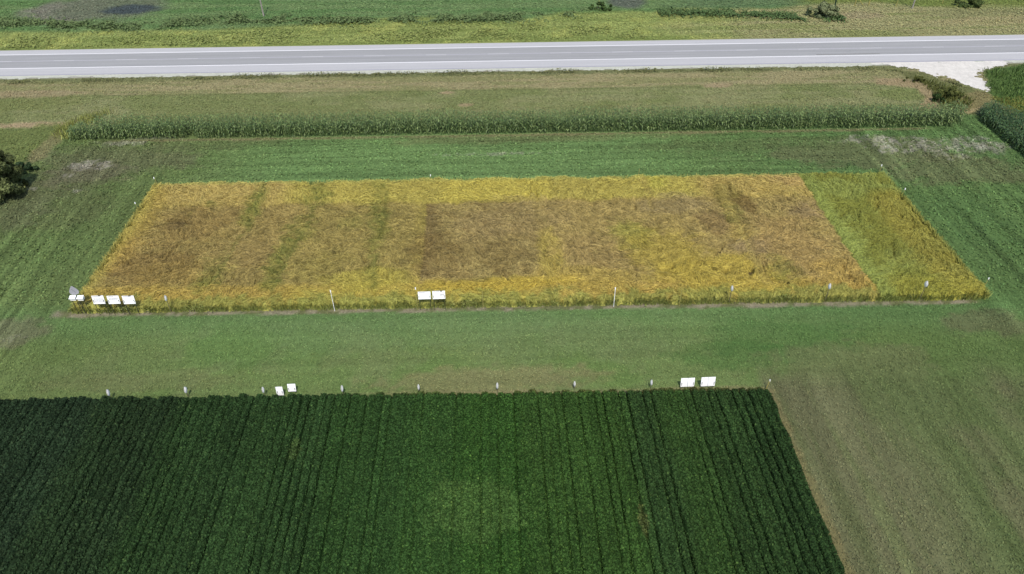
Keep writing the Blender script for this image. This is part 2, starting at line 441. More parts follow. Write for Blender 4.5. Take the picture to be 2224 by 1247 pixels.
# ------------------------------------------------------------------ grass and clover cover
m_leaf = newmat('leaf_foliage', .8, .12, True)
def crop_free(x, y):
    D = Dof(x, y)
    inG = (D > D_GF) & (D < D_GB-1) & (x > X_GL) & (x < X_GR)
    inS = (D < D_SOY) & (x < X_SOYR)
    inR = (D > Dpx(156)) & (D < Dpx(92)+.2)
    inC = (D > D_CF) & (D < D_CB) & (x > -63) & (x < 72)
    soil = (D > D_GF-.85) & (D < D_GF+.3) & (x > X_GL-2) & (x < X_GR-1) & (rng.random(len(x)) < .7)
    return ~(inG | inS | inR | inC | soil)
def cover(name, d0, d1, dens, size, hgt, label, x0=None, x1=None, bright=1.0, cat='grass', tilt=.55, keepf=None, vary=.24):
    yy0, yy1 = d0-4, d1+4
    xm = 62+.78*(d1-45); x0 = -xm if x0 is None else x0; x1 = xm if x1 is None else x1
    n = int((x1-x0)*(yy1-yy0)*dens)
    x = rng.uniform(x0, x1, n); y = rng.uniform(yy0, yy1, n)
    D = Dof(x, y); k = (D > d0) & (D < d1) & crop_free(x, y) & (np.abs(x) < 40+.78*(y-28)+6)
    if keepf is not None: k &= keepf(x, y)
    # patchy stand
    k &= rng.random(n) < .35+1.1*fbm(x*.8, y*.8, 77, 3)
    x, y = x[k], y[k]; n = len(x)
    c = gcol(x, y)*bright
    c = c*(1+(rng.random((n, 1))-.5)*2*vary); c[:, 0] *= 1+(rng.random(n)-.5)*.16
    s = size*rng.uniform(.55, 1.4, n); zz = hgt*rng.uniform(.15, 1, n)
    nr = rng.normal(size=(n, 3))*tilt; nr[:, 2] = 1
    V, F, cc = leafquads(np.stack([x, y, zz+.02], 1), s, nr, c)
    o = npmesh(name, V, F, cc, m_leaf)
    return tag(o, label, cat, None, 'stuff')
cover('clover_cover', 24, 63.8, 46, .105, .10, 'short green clover and grass covering the field between the soybeans and the golden grain', bright=1.22, cat='clover')
cover('clover_cover', 63.8, D_CF, 15, .19, .14, 'green drilled clover sward around the sides and back of the golden grain plot', bright=1.22, cat='clover')
cover('verge_grass', D_CF, Dpx(157), 22, .16, .12, 'dry tan and olive grass verge between the maize strip and the highway', bright=1.2, tilt=.35, vary=.14, keepf=lambda x, y: gdr(x, y) < .4)
cover('roadside_grass', Dpx(91.5), Dpx(0)+5, 15, .24, .13, 'yellow green rough grass on the far side of the highway', bright=1.28, tilt=.22, vary=.12)

# ------------------------------------------------------------------ golden grain plot
gs = .125
us = np.arange(X_GL-.3, X_GR+.5, gs); ds = np.arange(D_GF-.3, D_GB+.3, gs)
GX, GD, GF = gridmesh(us, ds)
GYY = GD/COSK - SK*GX
ny, nx = GX.shape
def pxcol(x, y, lst, base):
    c = np.ones(x.shape+(3,))*base
    for (px, py, rx, ry, col, a, rg) in lst:
        c = mix(c, ell(x, y, px, py, rx, ry, rg, 31, .3, .7), col, a)
    return c
def lineX(px, py): return at(px, py, .7)[0]
XG = (lineX(1740, 378)+lineX(1895, 628))/2           # boundary to the green plot
# plot boundaries across the grain
XB = [lineX(a, 640) for a in (440, 590, 720, 812, 910, 1050, 1195, 1336, 1480, 1660)]
DSQ0, DSQ1 = Dpx(600, 1112, .7), Dpx(437, 1112, .7)
XSQ0, XSQ1 = at(925, 470, .7)[0], at(1180, 520, .7)[0]
def GC(r, g, b):
    return C(r*.985, g*1.0, b*1.0)
def grain_map(x, y):
    D = Dof(x, y)
    n1 = fbm(x*.12, y*.12, 101); n2 = fbm(x*.5, y*.5, 103); wv = (fbm(x*.3, y*.3, 104)-.5)*2
    c = np.ones(x.shape+(3,))*GC(158, 138, 74)
    c = mix(c, sm(.4, .6, n1), GC(150, 136, 68), .8)
    bk = sm(Dpx(436, 1112, .7)-.4, Dpx(436, 1112, .7)+.5, D+wv*.9)
    core = (1-bk)*sm(Dpx(618, 1112, .7)-1, Dpx(618, 1112, .7)+1.4, D+wv*1.6)
    c = mix(c, bk, GC(170, 156, 76), .9)
    c = mix(c, bk*sm(-27, -30, x+wv), GC(170, 148, 84), .9)
    c = mix(c, bk*sm(-9, -5, x)*(1-sm(6, 9, x)), GC(182, 166, 76), .8)
    c = mix(c, bk*sm(12, 16, x)*(1-sm(26, 30, x)), GC(172, 158, 76), .6)
    c = mix(c, bk*sm(26, 30, x), GC(172, 148, 84), .8)
    # lodged cores
    c = mix(c, core*(x < X_GL+30)*1.0, GC(148, 129, 76), .75)
    c = mix(c, core*sm(-27, -24, x)*(1-sm(-11, -9, x)), GC(146, 130, 72), .95)
    sq = sm(XSQ0-.15, XSQ0+.1, x+wv*.3)*(1-sm(XSQ1-1.2, XSQ1+.8, x+wv))*sm(DSQ0-.8, DSQ0+.6, D+wv*.8)*(1-sm(DSQ1-.2, DSQ1+.1, D+wv*.3))
    c = mix(c, core*sm(XSQ1-1, XSQ1+1, x)*(1-sm(21, 24, x)), GC(158, 138, 82), .85)
    c = mix(c, core*sm(21, 25, x), GC(158, 138, 82), .85)
    c = mix(c, sq, GC(152, 134, 82), .85)
    c = mix(c, sq*(1-sm(XSQ0+.3, XSQ0+2.6, x+wv)), GC(120, 102, 62), .8)
    c = mix(c, sq*sm(.5, .64, fbm(x*.55, y*.8, 157, 4)), GC(126, 107, 62), .55)
    front = 1-sm(Dpx(612, 1112, .7)-.8, Dpx(612, 1112, .7)+.8, D+wv)
    c = mix(c, front, GC(170, 144, 70), .8)
    c = mix(c, front*sm(-26, -22, x)*(1-sm(3, 6, x)), GC(168, 152, 68), .7)
    for (px, py, rx, ry, col, a, rg) in [
        (330, 590, 110, 34, GC(124, 101, 56), .65, .5), (420, 500, 90, 40, GC(130, 107, 60), .6, .5), (520, 560, 80, 30, GC(142, 122, 74), .5, .5),
        (300, 480, 45, 60, GC(160, 138, 66), .7, .4), (250, 560, 45, 40, GC(166, 138, 68), .6, .4), (390, 500, 24, 10, GC(100, 84, 48), .7, .7),
        (370, 610, 100, 26, GC(148, 126, 66), .5, .6),
        (960, 560, 60, 40, GC(114, 95, 52), .6, .6), (1080, 560, 50, 26, GC(120, 102, 58), .6, .7),
        (1040, 500, 60, 30, GC(142, 122, 80), .5, .6), (1150, 480, 80, 40, GC(150, 130, 84), .5, .6),
        (1195, 560, 25, 50, GC(170, 152, 72), .7, .4), (1300, 560, 90, 40, GC(146, 124, 76), .6, .6), (1340, 500, 90, 30, GC(156, 136, 80), .6, .5),
        (1470, 455, 70, 18, GC(148, 130, 88), .6, .6), (1380, 520, 50, 30, GC(150, 148, 62), .6, .6), (1450, 560, 80, 50, GC(164, 146, 62), .7, .5),
        (1560, 600, 130, 36, GC(171, 151, 65), .85, .5), (1600, 640, 140, 14, GC(170, 150, 66), .75, .4), (1555, 490, 40, 24, GC(128, 106, 66), .7, .6),
        (1580, 440, 26, 30, GC(128, 116, 56), .7, .5), (1615, 455, 22, 16, GC(112, 90, 50), .7, .6), (1610, 520, 20, 60, GC(166, 144, 76), .6, .5),
        (1640, 545, 40, 18, GC(142, 122, 88), .7, .6), (1700, 600, 30, 40, GC(140, 134, 58), .5, .6), (1760, 470, 46, 20, GC(140, 118, 84), .6, .5),
        (1720, 540, 80, 60, GC(162, 136, 82), .7, .5), (1830, 600, 60, 40, GC(176, 148, 76), .7, .4), (1710, 400, 40, 20, GC(168, 142, 86), .8, .4),
        (1420, 400, 30, 22, GC(168, 160, 70), .8, .4), (1260, 620, 120, 30, GC(170, 148, 70), .6, .5), (1090, 630, 160, 16, GC(176, 152, 62), .8, .4),
        (800, 620, 90, 24, GC(162, 150, 64), .7, .5), (700, 590, 60, 30, GC(140, 128, 64), .5, .6)]:
        c = mix(c, ell(x, y, px, py-2, rx, ry, rg, 31, .35, .8), col, a)
    hf = (fbm(x*1.7, y*2.1, 151, 3)-.5)
    c = c*(1+hf*(.36+.34*core)-.16*core*sm(.56, .68, fbm(x*.9+3, y*1.5, 153, 3)))[..., None]
    # green re-growth in the furrows between plots
    for (px, py, rx, ry, a) in [(556, 455, 15, 26, .9), (541, 482, 14, 14, .8), (572, 428, 12, 18, .6), (690, 440, 22, 14, .8), (700, 415, 20, 12, .5),
                                (655, 510, 26, 22, .7), (625, 545, 14, 18, .7), (598, 590, 16, 34, .85), (590, 625, 18, 12, .7), (470, 600, 24, 34, .5), (450, 626, 20, 14, .6),
                                (826, 500, 14, 34, .8), (818, 460, 10, 30, .5), (822, 412, 12, 12, .6), (810, 590, 10, 40, .5), (815, 630, 10, 10, .5),
                                (770, 490, 24, 14, .4), (1700, 590, 18, 20, .5), (1590, 470, 14, 16, .6), (500, 405, 5, 4, .8), (462, 452, 8, 4, .8)]:
        m = ell(x, y, px, py, rx*1.15, ry*1.1, 1.1, 33, .9, 1.5)
        c = mix(c, m, GC(124, 124, 54), a*.7)
        c = mix(c, m*sm(.5, .6, fbm(x*1.9, y*1.5, 35)), GC(84, 90, 38), a*.8)
    for (pa, pb, wd, a) in [((575, 400), (535, 500), .30, .6), ((530, 500), (440, 640), .22, .45), ((708, 395), (655, 510), .25, .5), ((655, 510), (585, 640), .30, .7),
                            ((838, 395), (822, 540), .25, .55), ((822, 540), (808, 640), .22, .5), ((460, 410), (390, 500), .2, .3), ((1185, 440), (1190, 640), .2, .25), ((1290, 440), (1310, 600), .2, .2), ((1900, 400), (2050, 600), .2, .3), ((1830, 400), (1960, 620), .2, .3)]:
        A_, B_ = at(*pa, .8), at(*pb, .8); t = (y-A_[1])/(B_[1]-A_[1]); xc = A_[0]+(B_[0]-A_[0])*t+(fbm(x*0+pa[0], y*.6, 143)-.5)*1.6
        on = sm(-.04, .06, t)*(1-sm(.94, 1.04, t))*sm(.38, .56, fbm(x*.6, y*.7, 145))
        c = mix(c, on*np.exp(-((x-xc)/wd)**2), GC(96, 100, 42), a)
    for (pa, pb, wd) in [((1565, 400), (1665, 620), .35), ((1668, 380), (1800, 470), .22), ((1390, 385), (1420, 450), .25), ((1425, 620), (1400, 560), .2)]:
        A_, B_ = at(*pa, .8), at(*pb, .8); t = (y-A_[1])/(B_[1]-A_[1]); xc = A_[0]+(B_[0]-A_[0])*t+(fbm(x*0, y*.5, 141)-.5)*1.2
        on = sm(-.05, .05, t)*(1-sm(.95, 1.05, t))
        c = mix(c, on*np.exp(-((x-xc)/wd)**2), GC(172, 154, 84), .5)
        c = mix(c, on*np.exp(-((x-xc-wd*2)/wd)**2), GC(134, 116, 64), .45)
    # edges
    el = 1-sm(X_GL+.2, X_GL+2.2, x+wv*.5)
    c = mix(c, el, GC(162, 149, 72), .7)
    eb = sm(D_GB-1.9, D_GB-1.3, D)
    c = mix(c, eb, GC(164, 160, 84), .6)
    fe = 1-sm(D_GF+.5, D_GF+2.0, D+(fbm(x*1.1, y*.9, 161, 3)-.5)*3.2)
    c = mix(c, fe, GC(132, 136, 66), .75)
    # green oats on the right
    g = sm(XG-.2, XG+.15, x+wv*.3)
    cg = mix(np.ones(x.shape+(3,))*GC(136, 142, 68), sm(.4, .62, fbm(x*.25, y*.25, 121)), GC(126, 128, 54))
    cg = mix(cg, ell(x, y, 1940, 520, 60, 60, .6, 36), GC(118, 114, 44), .4)
    rm = sm(-1, 2, x-at(1990, 560, .7)[0]+wv*1.5)
    cg = mix(cg, rm*(1-sm(Dpx(450), Dpx(430), D)), GC(150, 136, 58), .6)
    cg = mix(cg, 1-sm(Dpx(640), Dpx(610), D+wv), GC(150, 142, 54), .5)
    cg = mix(cg, sm(XG-.1, XG+.2, x)*(1-sm(XG+1, XG+2.6, x)), GC(140, 150, 74), .7)
    c = mix(c, g, cg)
    return c, core, sq, g

# streak field: noise smeared along a swirling flow
th = (fbm(GX*.13, GYY*.2, 201, 3)-.5)*4.6 + (fbm(GX*.6, GYY*.6, 205, 3)-.5)*3.6
gcolmap, coreM, sqM, greenM = grain_map(GX, GYY)
th = np.where(greenM > .5, (fbm(GX*.2, GYY*.2, 209, 3)-.5)*4+.9, th)
wn = rng.random(GX.shape)
wn = (wn+np.roll(wn, 1, 0)+np.roll(wn, 1, 1)+np.roll(np.roll(wn, 1, 0), 1, 1))/4
def sample(A, fi, fj):
    fi = np.clip(fi, 0, ny-1.001); fj = np.clip(fj, 0, nx-1.001)
    i = fi.astype(int); j = fj.astype(int); a = fi-i; b = fj-j
    return (A[i, j]*(1-a)+A[i+1, j]*a)*(1-b)+(A[i, j+1]*(1-a)+A[i+1, j+1]*a)*b
ct, stt = np.cos(th), np.sin(th)
wn2 = fbm(GX*3.3, GYY*3.3, 221, 3)
def smear(A, steps, st):
    acc = A.copy(); tot = 1.0
    for sgn in (1, -1):
        fi, fj = np.meshgrid(np.arange(ny, dtype=float), np.arange(nx, dtype=float), indexing='ij')
        for k in range(steps):
            dj = sample(ct, fi, fj); di = sample(stt, fi, fj)
            fi = fi+sgn*di*st; fj = fj+sgn*dj*st
            acc += sample(A, fi, fj); tot += 1
    q = acc/tot
    return (q-q.mean())/q.std()
lic = smear(wn, 9, 1.0); lic2 = smear(wn2, 5, 1.5)
stand = 1-np.clip(coreM, 0, 1)*.35-sqM*.12
eL = GX-X_GL + (vn(GD*.8, GX*0, 301)-.5)*.9 + (vn(GD*3, GX*0, 302)-.5)*.3
eR = X_GR-GX + (vn(GD*.8, GX*0, 303)-.5)*.9
eF = GD-D_GF + (vn(GX*1.1, GD*0, 304)-.5)*.6 + (vn(GX*4, GD*0, 305)-.5)*.4
eB = D_GB-.75-GD + (vn(GX*.5, GD*0, 306)-.5)*.8
ed = np.minimum(np.minimum(eL, eR), np.minimum(eF, eB))
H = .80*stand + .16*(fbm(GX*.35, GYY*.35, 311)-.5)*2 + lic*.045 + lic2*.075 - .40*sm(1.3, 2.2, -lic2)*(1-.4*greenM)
for xb in XB:                                        # shallow furrows where plots meet
    H -= .16*np.exp(-((GX-xb+(fbm(GX*.2, GYY*.2, 313)-.5)*2)/.32)**2)*(1-greenM)
H -= .22*np.exp(-((GX-XG)/.25)**2)
H = H*sm(-.02, .38, ed)
keepF = (ed.ravel()[GF].max(1) > -.1)
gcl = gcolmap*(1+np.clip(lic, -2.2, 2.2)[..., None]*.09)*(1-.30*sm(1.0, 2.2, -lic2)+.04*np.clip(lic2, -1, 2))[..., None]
m_straw = newmat('lodged_straw', .75, .25, True, noise=[((6, 6, 6), .85, 1.15)], bump=((9, 9, 9), .6, .08))
F2 = GF[keepF]; gmid = greenM.ravel()[F2].mean(1) > .5
GV = np.stack([GX.ravel(), GYY.ravel(), H.ravel()-.02], 1)

def strands(n, sel, edge=False):
    x = rng.uniform(X_GL-.1, X_GR+.1, n); d = rng.uniform(D_GF-.1, D_GB-.6, n)
    fi = (d-ds[0])/gs; fj = (x-us[0])/gs
    e = sample(ed, fi, fj); g = sample(greenM, fi, fj)
    k = (e > .05) & ((g > .5) == sel); x, d, fi, fj, e = x[k], d[k], fi[k], fj[k], e[k]; n = len(x)
    t = sample(th, fi, fj) + rng.normal(0, .5, n)
    h = sample(H, fi, fj)
    L = rng.uniform(.3, 1.0, n); dx, dy = np.cos(t), np.sin(t)
    y = d/COSK-SK*x
    c = np.stack([sample(gcolmap[..., q], fi, fj) for q in range(3)], 1)
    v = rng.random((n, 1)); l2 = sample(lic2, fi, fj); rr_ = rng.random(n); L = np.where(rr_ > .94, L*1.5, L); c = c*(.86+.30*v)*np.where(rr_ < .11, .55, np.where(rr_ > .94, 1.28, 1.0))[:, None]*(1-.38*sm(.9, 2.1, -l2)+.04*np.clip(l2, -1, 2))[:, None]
    lift = rng.uniform(.02, .20, n)*(1.1-.2*v[:, 0])
    kk = rng.random(n) > .85*sm(1.2, 1.9, -l2)
    x, y, dx, dy, t, h, L, lift, c = [q[kk] for q in (x, y, dx, dy, t, h, L, lift, c)]; n = len(x)
    P = np.zeros((n, 4, 3))
    for q, s in enumerate((-.5, -.15, .2, .5)):
        bend = rng.normal(0, .03, n)
        P[:, q, 0] = x+dx*L*s-dy*bend; P[:, q, 1] = y+dy*L*s+dx*bend
        P[:, q, 2] = h+lift*(1-(2*s+.1)**2)
    W = np.outer(rng.uniform(.012, .030, n), [.6, 1, 1.2, .8])
    side = unit(np.stack([-dy, dx, rng.normal(0, .5, n)], 1))
    return ribbons(P, W, side, c)
def ears(n, sel):
    x = rng.uniform(X_GL-.1, X_GR+.1, n); d = rng.uniform(D_GF-.1, D_GB-.6, n)
    fi = (d-ds[0])/gs; fj = (x-us[0])/gs
    k = (sample(ed, fi, fj) > .08) & ((sample(greenM, fi, fj) > .5) == sel); x, d, fi, fj = x[k], d[k], fi[k], fj[k]; n = len(x)
    h = sample(H, fi, fj); y = d/COSK-SK*x
    c = np.stack([sample(gcolmap[..., q], fi, fj) for q in range(3)], 1)
    w = rng.random((n, 1)); c = c*np.where(w < .2, .62, np.where(w > .93, 1.18, .98+.08*rng.random((n, 1))))
    nr = rng.normal(size=(n, 3))*.6; nr[:, 2] = 1
    return leafquads(np.stack([x, y, h+rng.uniform(.04, .17, n)], 1), rng.uniform(.06, .14, n), nr, c, 2.0)
def edgestalks(n, sel):
    """upright stalks along the cut front and sides of the plot"""
    w4 = rng.random(n); x = np.empty(n); d = np.empty(n)
    a = w4 < .62; b = (w4 >= .62) & (w4 < .74); c_ = (w4 >= .74) & (w4 < .87); e_ = w4 >= .87
    x[a] = rng.uniform(X_GL-.1, X_GR, a.sum()); d[a] = D_GF+rng.uniform(-.35, .75, a.sum())
    x[b] = X_GL+rng.uniform(-.2, .3, b.sum()); d[b] = rng.uniform(D_GF, D_GB-.6, b.sum())
    x[c_] = X_GR-rng.uniform(-.2, .3, c_.sum()); d[c_] = rng.uniform(D_GF, D_GB-.6, c_.sum())
    x[e_] = rng.uniform(X_GL, X_GR, e_.sum()); d[e_] = D_GB-.8+rng.uniform(-.3, .3, e_.sum())
    k = ((x > XG) == sel) & (rng.random(n) < .25+1.1*vn(x*2.2, d*2.2, 331)); x, d, a = x[k], d[k], a[k]; n = len(x)
    y = d/COSK-SK*x; h = rng.uniform(.45, .95, n)
    t = rng.uniform(0, 2*np.pi, n); lean = rng.uniform(.05, .4, n)
    t = np.where(a, rng.normal(-np.pi/2, .9, n), t)
    gm = grain_map(x, np.clip(y, (D_GF+.5)-SK*x, None))[0]
    fr = np.where(a, .8, .3)[:, None]
    colb = (gm*(1-fr)+C(116, 130, 68)*fr)*1.1; fr2 = np.where(a, .45, .35)[:, None]
    colt = (gm*(1-fr2)+C(140, 150, 84)*fr2)*(.7+.4*rng.random((n, 1)))
    P = np.zeros((n, 4, 3))
    for q, s in enumerate((0, .4, .75, 1)):
        P[:, q, 0] = x+np.cos(t)*lean*s**2*h*1.3; P[:, q, 1] = y+np.sin(t)*lean*s**2*h*1.3
        P[:, q, 2] = h*(s-.12*s**3)
    W = np.outer(rng.uniform(.015, .04, n), [.7, 1, 1, .5])
    f2 = t+np.pi/2+rng.normal(0, .5, n); side = np.stack([np.cos(f2), np.sin(f2), 0*f2], 1)
    return ribbons(P, W, side, colb*1.1, colt)
for sel, nm, lab, ns, ne in ((False, 'ripe_grain', 'golden brown lodged grain crop lying in swirls across the wide middle plot', 250000, 24000),
                             (True, 'green_grain', 'olive green unripe grain standing at the right end of the golden plot', 60000, 9000)):
    FF = F2[gmid == sel]; used = np.unique(FF); re = np.zeros(len(GV), int); re[used] = np.arange(len(used))
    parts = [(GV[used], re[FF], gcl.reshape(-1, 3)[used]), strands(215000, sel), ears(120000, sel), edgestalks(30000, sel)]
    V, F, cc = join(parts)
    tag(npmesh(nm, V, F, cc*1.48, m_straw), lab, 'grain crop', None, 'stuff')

# ------------------------------------------------------------------ soybeans
m_soy = newmat('soybean_leaf', .85, .06, True)
phase = at(1340, 856)[0]
def rowgap(k):
    """how open the gap to the right of row k is"""
    return GAPS.get(int(k), .10+.62*float(hsh(np.array([k]), np.array([3]), 5)[0])**2)
GAPS = {}
for px, gval in [(1340, 1.0), (1362, .95), (1389, .95), (1415, 1.0), (1505, .75), (1531, .8), (1557, .8), (1577, .8), (1600, .75), (1620, .75), (1640, .6), (1480, .5), (1172, .8), (1196, .6), (1222, .6), (1247, .85),
                 (661, .9), (684, .95), (703, .7), (722, .7), (740, 1.0), (765, .5), (800, .55), (830, .6), (860, .6), (1000, .6), (1040, .6), (1080, .7),
                 (372, .55), (395, .6), (420, .5)]:
    GAPS[int(round((at(px, 856)[0]-phase)/ROWW))] = gval
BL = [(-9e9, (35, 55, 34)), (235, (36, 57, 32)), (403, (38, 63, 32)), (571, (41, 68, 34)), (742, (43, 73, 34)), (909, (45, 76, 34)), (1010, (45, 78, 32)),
      (1130, (47, 77, 33)), (1340, (44, 71, 35)), (1415, (45, 73, 33)), (1500, (42, 68, 33)), (1583, (38, 63, 31))]  # variety tones per block, with the sun hotspot's bright centre painted in
def soycol(x, y):
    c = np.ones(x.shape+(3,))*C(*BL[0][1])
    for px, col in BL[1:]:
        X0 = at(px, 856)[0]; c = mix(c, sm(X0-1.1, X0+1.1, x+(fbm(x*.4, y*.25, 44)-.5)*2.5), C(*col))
    c = mix(c, ell(x, y, 1030, 1120, 110, 70, .6, 41, .4), C(64, 96, 46), .65)  # antisolar hotspot: bright backscatter patch painted into the leaf colour
    c = mix(c, ell(x, y, 1395, 1140, 9, 40, .6, 42, .9), C(80, 88, 50), .5)
    c = mix(c, ell(x, y, 640, 990, 12, 18, .9, 43, .9), C(74, 96, 48), .35)
    kr = np.round((x-phase)/ROWW+.5)
    c = c*(.88+.24*hsh(kr, kr*0+9, 46)*(.4+.6*vn(y*.15, kr*3.1, 47))+.08*vn(x*.9, y*.9, 48))[..., None]
    c = mix(c, sm(.5, .7, fbm(x*.18, y*.18, 45)), c*1.18, .8)
    c = mix(c, sm(D_SOY-.55, D_SOY-.1, Dof(x, y))*sm(-20, 0, x), C(92, 92, 52), .5)
    return c
def soyh(x, y):
    """canopy height and openness at x"""
    xw = x + (fbm(x*.1, y*.5, 401, 3)-.5)*.16
    s = (xw-phase)/ROWW; k = np.round(s); f = s-k      # f=0 in a gap
    ks = np.unique(k); g = np.zeros_like(x)
    lut = {int(q): rowgap(q) for q in ks}
    kmin = int(ks.min()); arr = np.array([lut.get(i, .3) for i in range(kmin, int(ks.max())+1)])
    g = arr[(k-kmin).astype(int)]
    g = g*(.45+1.0*vn(y*.35+k*7.7, k*1.3, 403)); g = np.clip(g, 0, 1)
    gap = np.exp(-(np.abs(f)/.13)**2.0)
    return (.84 + .13*(fbm(x*1.3, y*.9, 405, 3)-.5)*2 - .06*(np.abs(.5-np.abs(f))*2)**2)*(1-.9*g*gap), g*gap
sx = np.arange(-72, X_SOYR+.05, .095); sy = np.arange(16, D_SOY+2.5, .22)
X, Y, F = gridmesh(sx, sy); x, y = X.ravel(), Y.ravel()
h, gp = soyh(x, y)
De = D_SOY + (vn(np.round((x-phase)/ROWW+.5)*3.3, y*0, 407)-.5)*.45 - Dof(x, y)
ed2 = np.minimum(De, X_SOYR-x+(fbm(y*.5, x*0, 409)-.5)*.5)
# rounded field corner
cxr, cyr = X_SOYR-.9, D_SOY-.9
rr = .9-np.hypot(np.maximum(x-cxr, 0), np.maximum(Dof(x, y)-cyr, 0))
ed2 = np.minimum(ed2, np.where((x > cxr) & (Dof(x, y) > cyr), rr, 9))
hh = (h-.10+rng.normal(0, .03, len(x)))*sm(-.02, .3, ed2)
keep = ed2[F].max(1) > -.05
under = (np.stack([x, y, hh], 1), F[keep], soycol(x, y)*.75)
n = 520000
x = rng.uniform(-72, X_SOYR, n); y = rng.uniform(16+8, D_SOY+2, n)
k = (x > -40-.75*(y-28)-6) ; x, y = x[k], y[k]
h, gp = soyh(x, y)
De = D_SOY + (vn(np.round((x-phase)/ROWW+.5)*3.3, y*0, 407)-.5)*.45 - Dof(x, y)
ed2 = np.minimum(De, X_SOYR-x+(fbm(y*.5, x*0, 409)-.5)*.5)
rr = .9-np.hypot(np.maximum(x-cxr, 0), np.maximum(Dof(x, y)-cyr, 0))
ed2 = np.minimum(ed2, np.where((x > cxr) & (Dof(x, y) > cyr), rr, 9))
k = (ed2 > 0) & (rng.random(len(x)) > gp*.75); x, y, h, ed2 = x[k], y[k], h[k], ed2[k]; n = len(x)
zz = (h-np.abs(rng.normal(0, .12, n))+.03)*(sm(-.3, .3, ed2))
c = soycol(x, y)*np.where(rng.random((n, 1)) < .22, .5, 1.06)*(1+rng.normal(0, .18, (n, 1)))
bl = rng.random(n) < .04; c[bl] = c[bl]*np.array([1.9, 1.6, 1.5])
nr = rng.normal(size=(n, 3))*.55; nr[:, 2] = 1
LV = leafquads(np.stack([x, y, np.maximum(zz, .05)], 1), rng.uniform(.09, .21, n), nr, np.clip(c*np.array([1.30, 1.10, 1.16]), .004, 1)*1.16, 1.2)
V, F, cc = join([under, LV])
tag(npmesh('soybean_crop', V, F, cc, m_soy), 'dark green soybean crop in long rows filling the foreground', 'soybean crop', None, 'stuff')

# ------------------------------------------------------------------ maize
m_maize = newmat('maize_leaf', .55, .35, True)
def maize(px_, py_, hgt, c0, c1, tassel=.6, leaves=9):
    n = len(px_); parts = []
    hgt = hgt*(1+rng.normal(0, .06, n))
    # stalks
    P = np.zeros((n, 3, 3)); lx, ly = rng.normal(0, .05, n), rng.normal(0, .05, n)
    for q, s in enumerate((0, .5, 1)):
        P[:, q] = np.stack([px_+lx*s, py_+ly*s, hgt*s*.93], 1)
    a = rng.uniform(0, np.pi, n); side = np.stack([np.cos(a), np.sin(a), 0*a], 1)
    cs = c0+(c1-c0)*rng.random((n, 1))
    parts.append(ribbons(P, np.tile([.022, .018, .010], (n, 1)), side, cs*1.1))
    a0 = rng.uniform(0, 2*np.pi, n)
    for kf in range(leaves):
        s0 = .14+.80*kf/leaves + rng.normal(0, .02, n)
        az_ = a0+np.pi*kf+rng.normal(0, .5, n)
        L = rng.uniform(.55, .85, n)*(1-.45*abs(kf/leaves-.45)); z0 = hgt*.93*s0
        rise = rng.uniform(.25, .5, n)
        P = np.zeros((n, 4, 3)); dx, dy = np.cos(az_), np.sin(az_)
        for q, t in enumerate((0, .33, .68, 1)):
            r = L*t*(1-.12*t)
            P[:, q] = np.stack([px_+lx*s0+dx*r, py_+ly*s0+dy*r, z0+rise*L*(t*1.9)-L*.95*t**2.2], 1)
        W = np.outer(rng.uniform(.045, .075, n), [.6, 1, .8, .12])
        side = np.stack([-dy, dx, rng.normal(0, .25, n)], 1)
        c = (c0+(c1-c0)*rng.random((n, 1)))*(1+rng.normal(0, .18, (n, 1)))
        parts.append(ribbons(P, W, side, np.clip(c, .004, 1)))
    k = rng.random(n) < tassel
    m = k.sum()
    for j in range(3):
        P = np.zeros((m, 2, 3)); a = rng.uniform(0, 2*np.pi, m); sp = .02 if j == 0 else .12
        P[:, 0] = np.stack([px_[k]+lx[k], py_[k]+ly[k], hgt[k]*.9], 1)
        P[:, 1] = P[:, 0]+np.stack([np.cos(a)*sp, np.sin(a)*sp, rng.uniform(.2, .34, m)], 1)
        parts.append(ribbons(P, np.full((m, 2), .016), np.stack([-np.sin(a), np.cos(a), 0*a], 1), np.ones((m, 1))*C(150, 146, 96)*(.8+.4*rng.random((m, 1)))))
    return join(parts)
uL = Uof(*at(150, 303)[:2]); uR = Uof(*at(2098, 266)[:2])
nrow = max(4, int(round((D_CB-D_CF)/.78)))
pu, pd = [], []
for r in range(nrow):
    u = uL+[.6, .3, 0, 1.5, 3.4, 5.5, 7][min(r, 6)]
    ue = uR-[2.5, 1.2, .3, 0, .4, 1.5, 2.2][min(r, 6)]
    while u < ue:
        if vn(np.array([u*.4]), np.array([r*5.]), 501)[0] > .06:
            pu.append(u); pd.append(D_CF+.35+r*(D_CB-D_CF)/nrow)
        u += random.uniform(.17, .30)
pu = np.array(pu); pd = np.array(pd)+rng.normal(0, .05, len(pu))
mx_, my_ = XY(pu, pd)
hm = 3.0*(.85+.3*fbm(mx_*.12, my_*.12, 503))*sm(uL-2, uL+4, pu)**.35
V, F, cc = maize(mx_, my_, hm, C(68, 96, 46, 1.0), C(134, 154, 92, 1.0), .35)
tag(npmesh('maize_strip', V, F, cc, m_maize), 'tall green maize strip standing in close rows between the clover and the highway verge', 'maize crop', None, 'stuff')

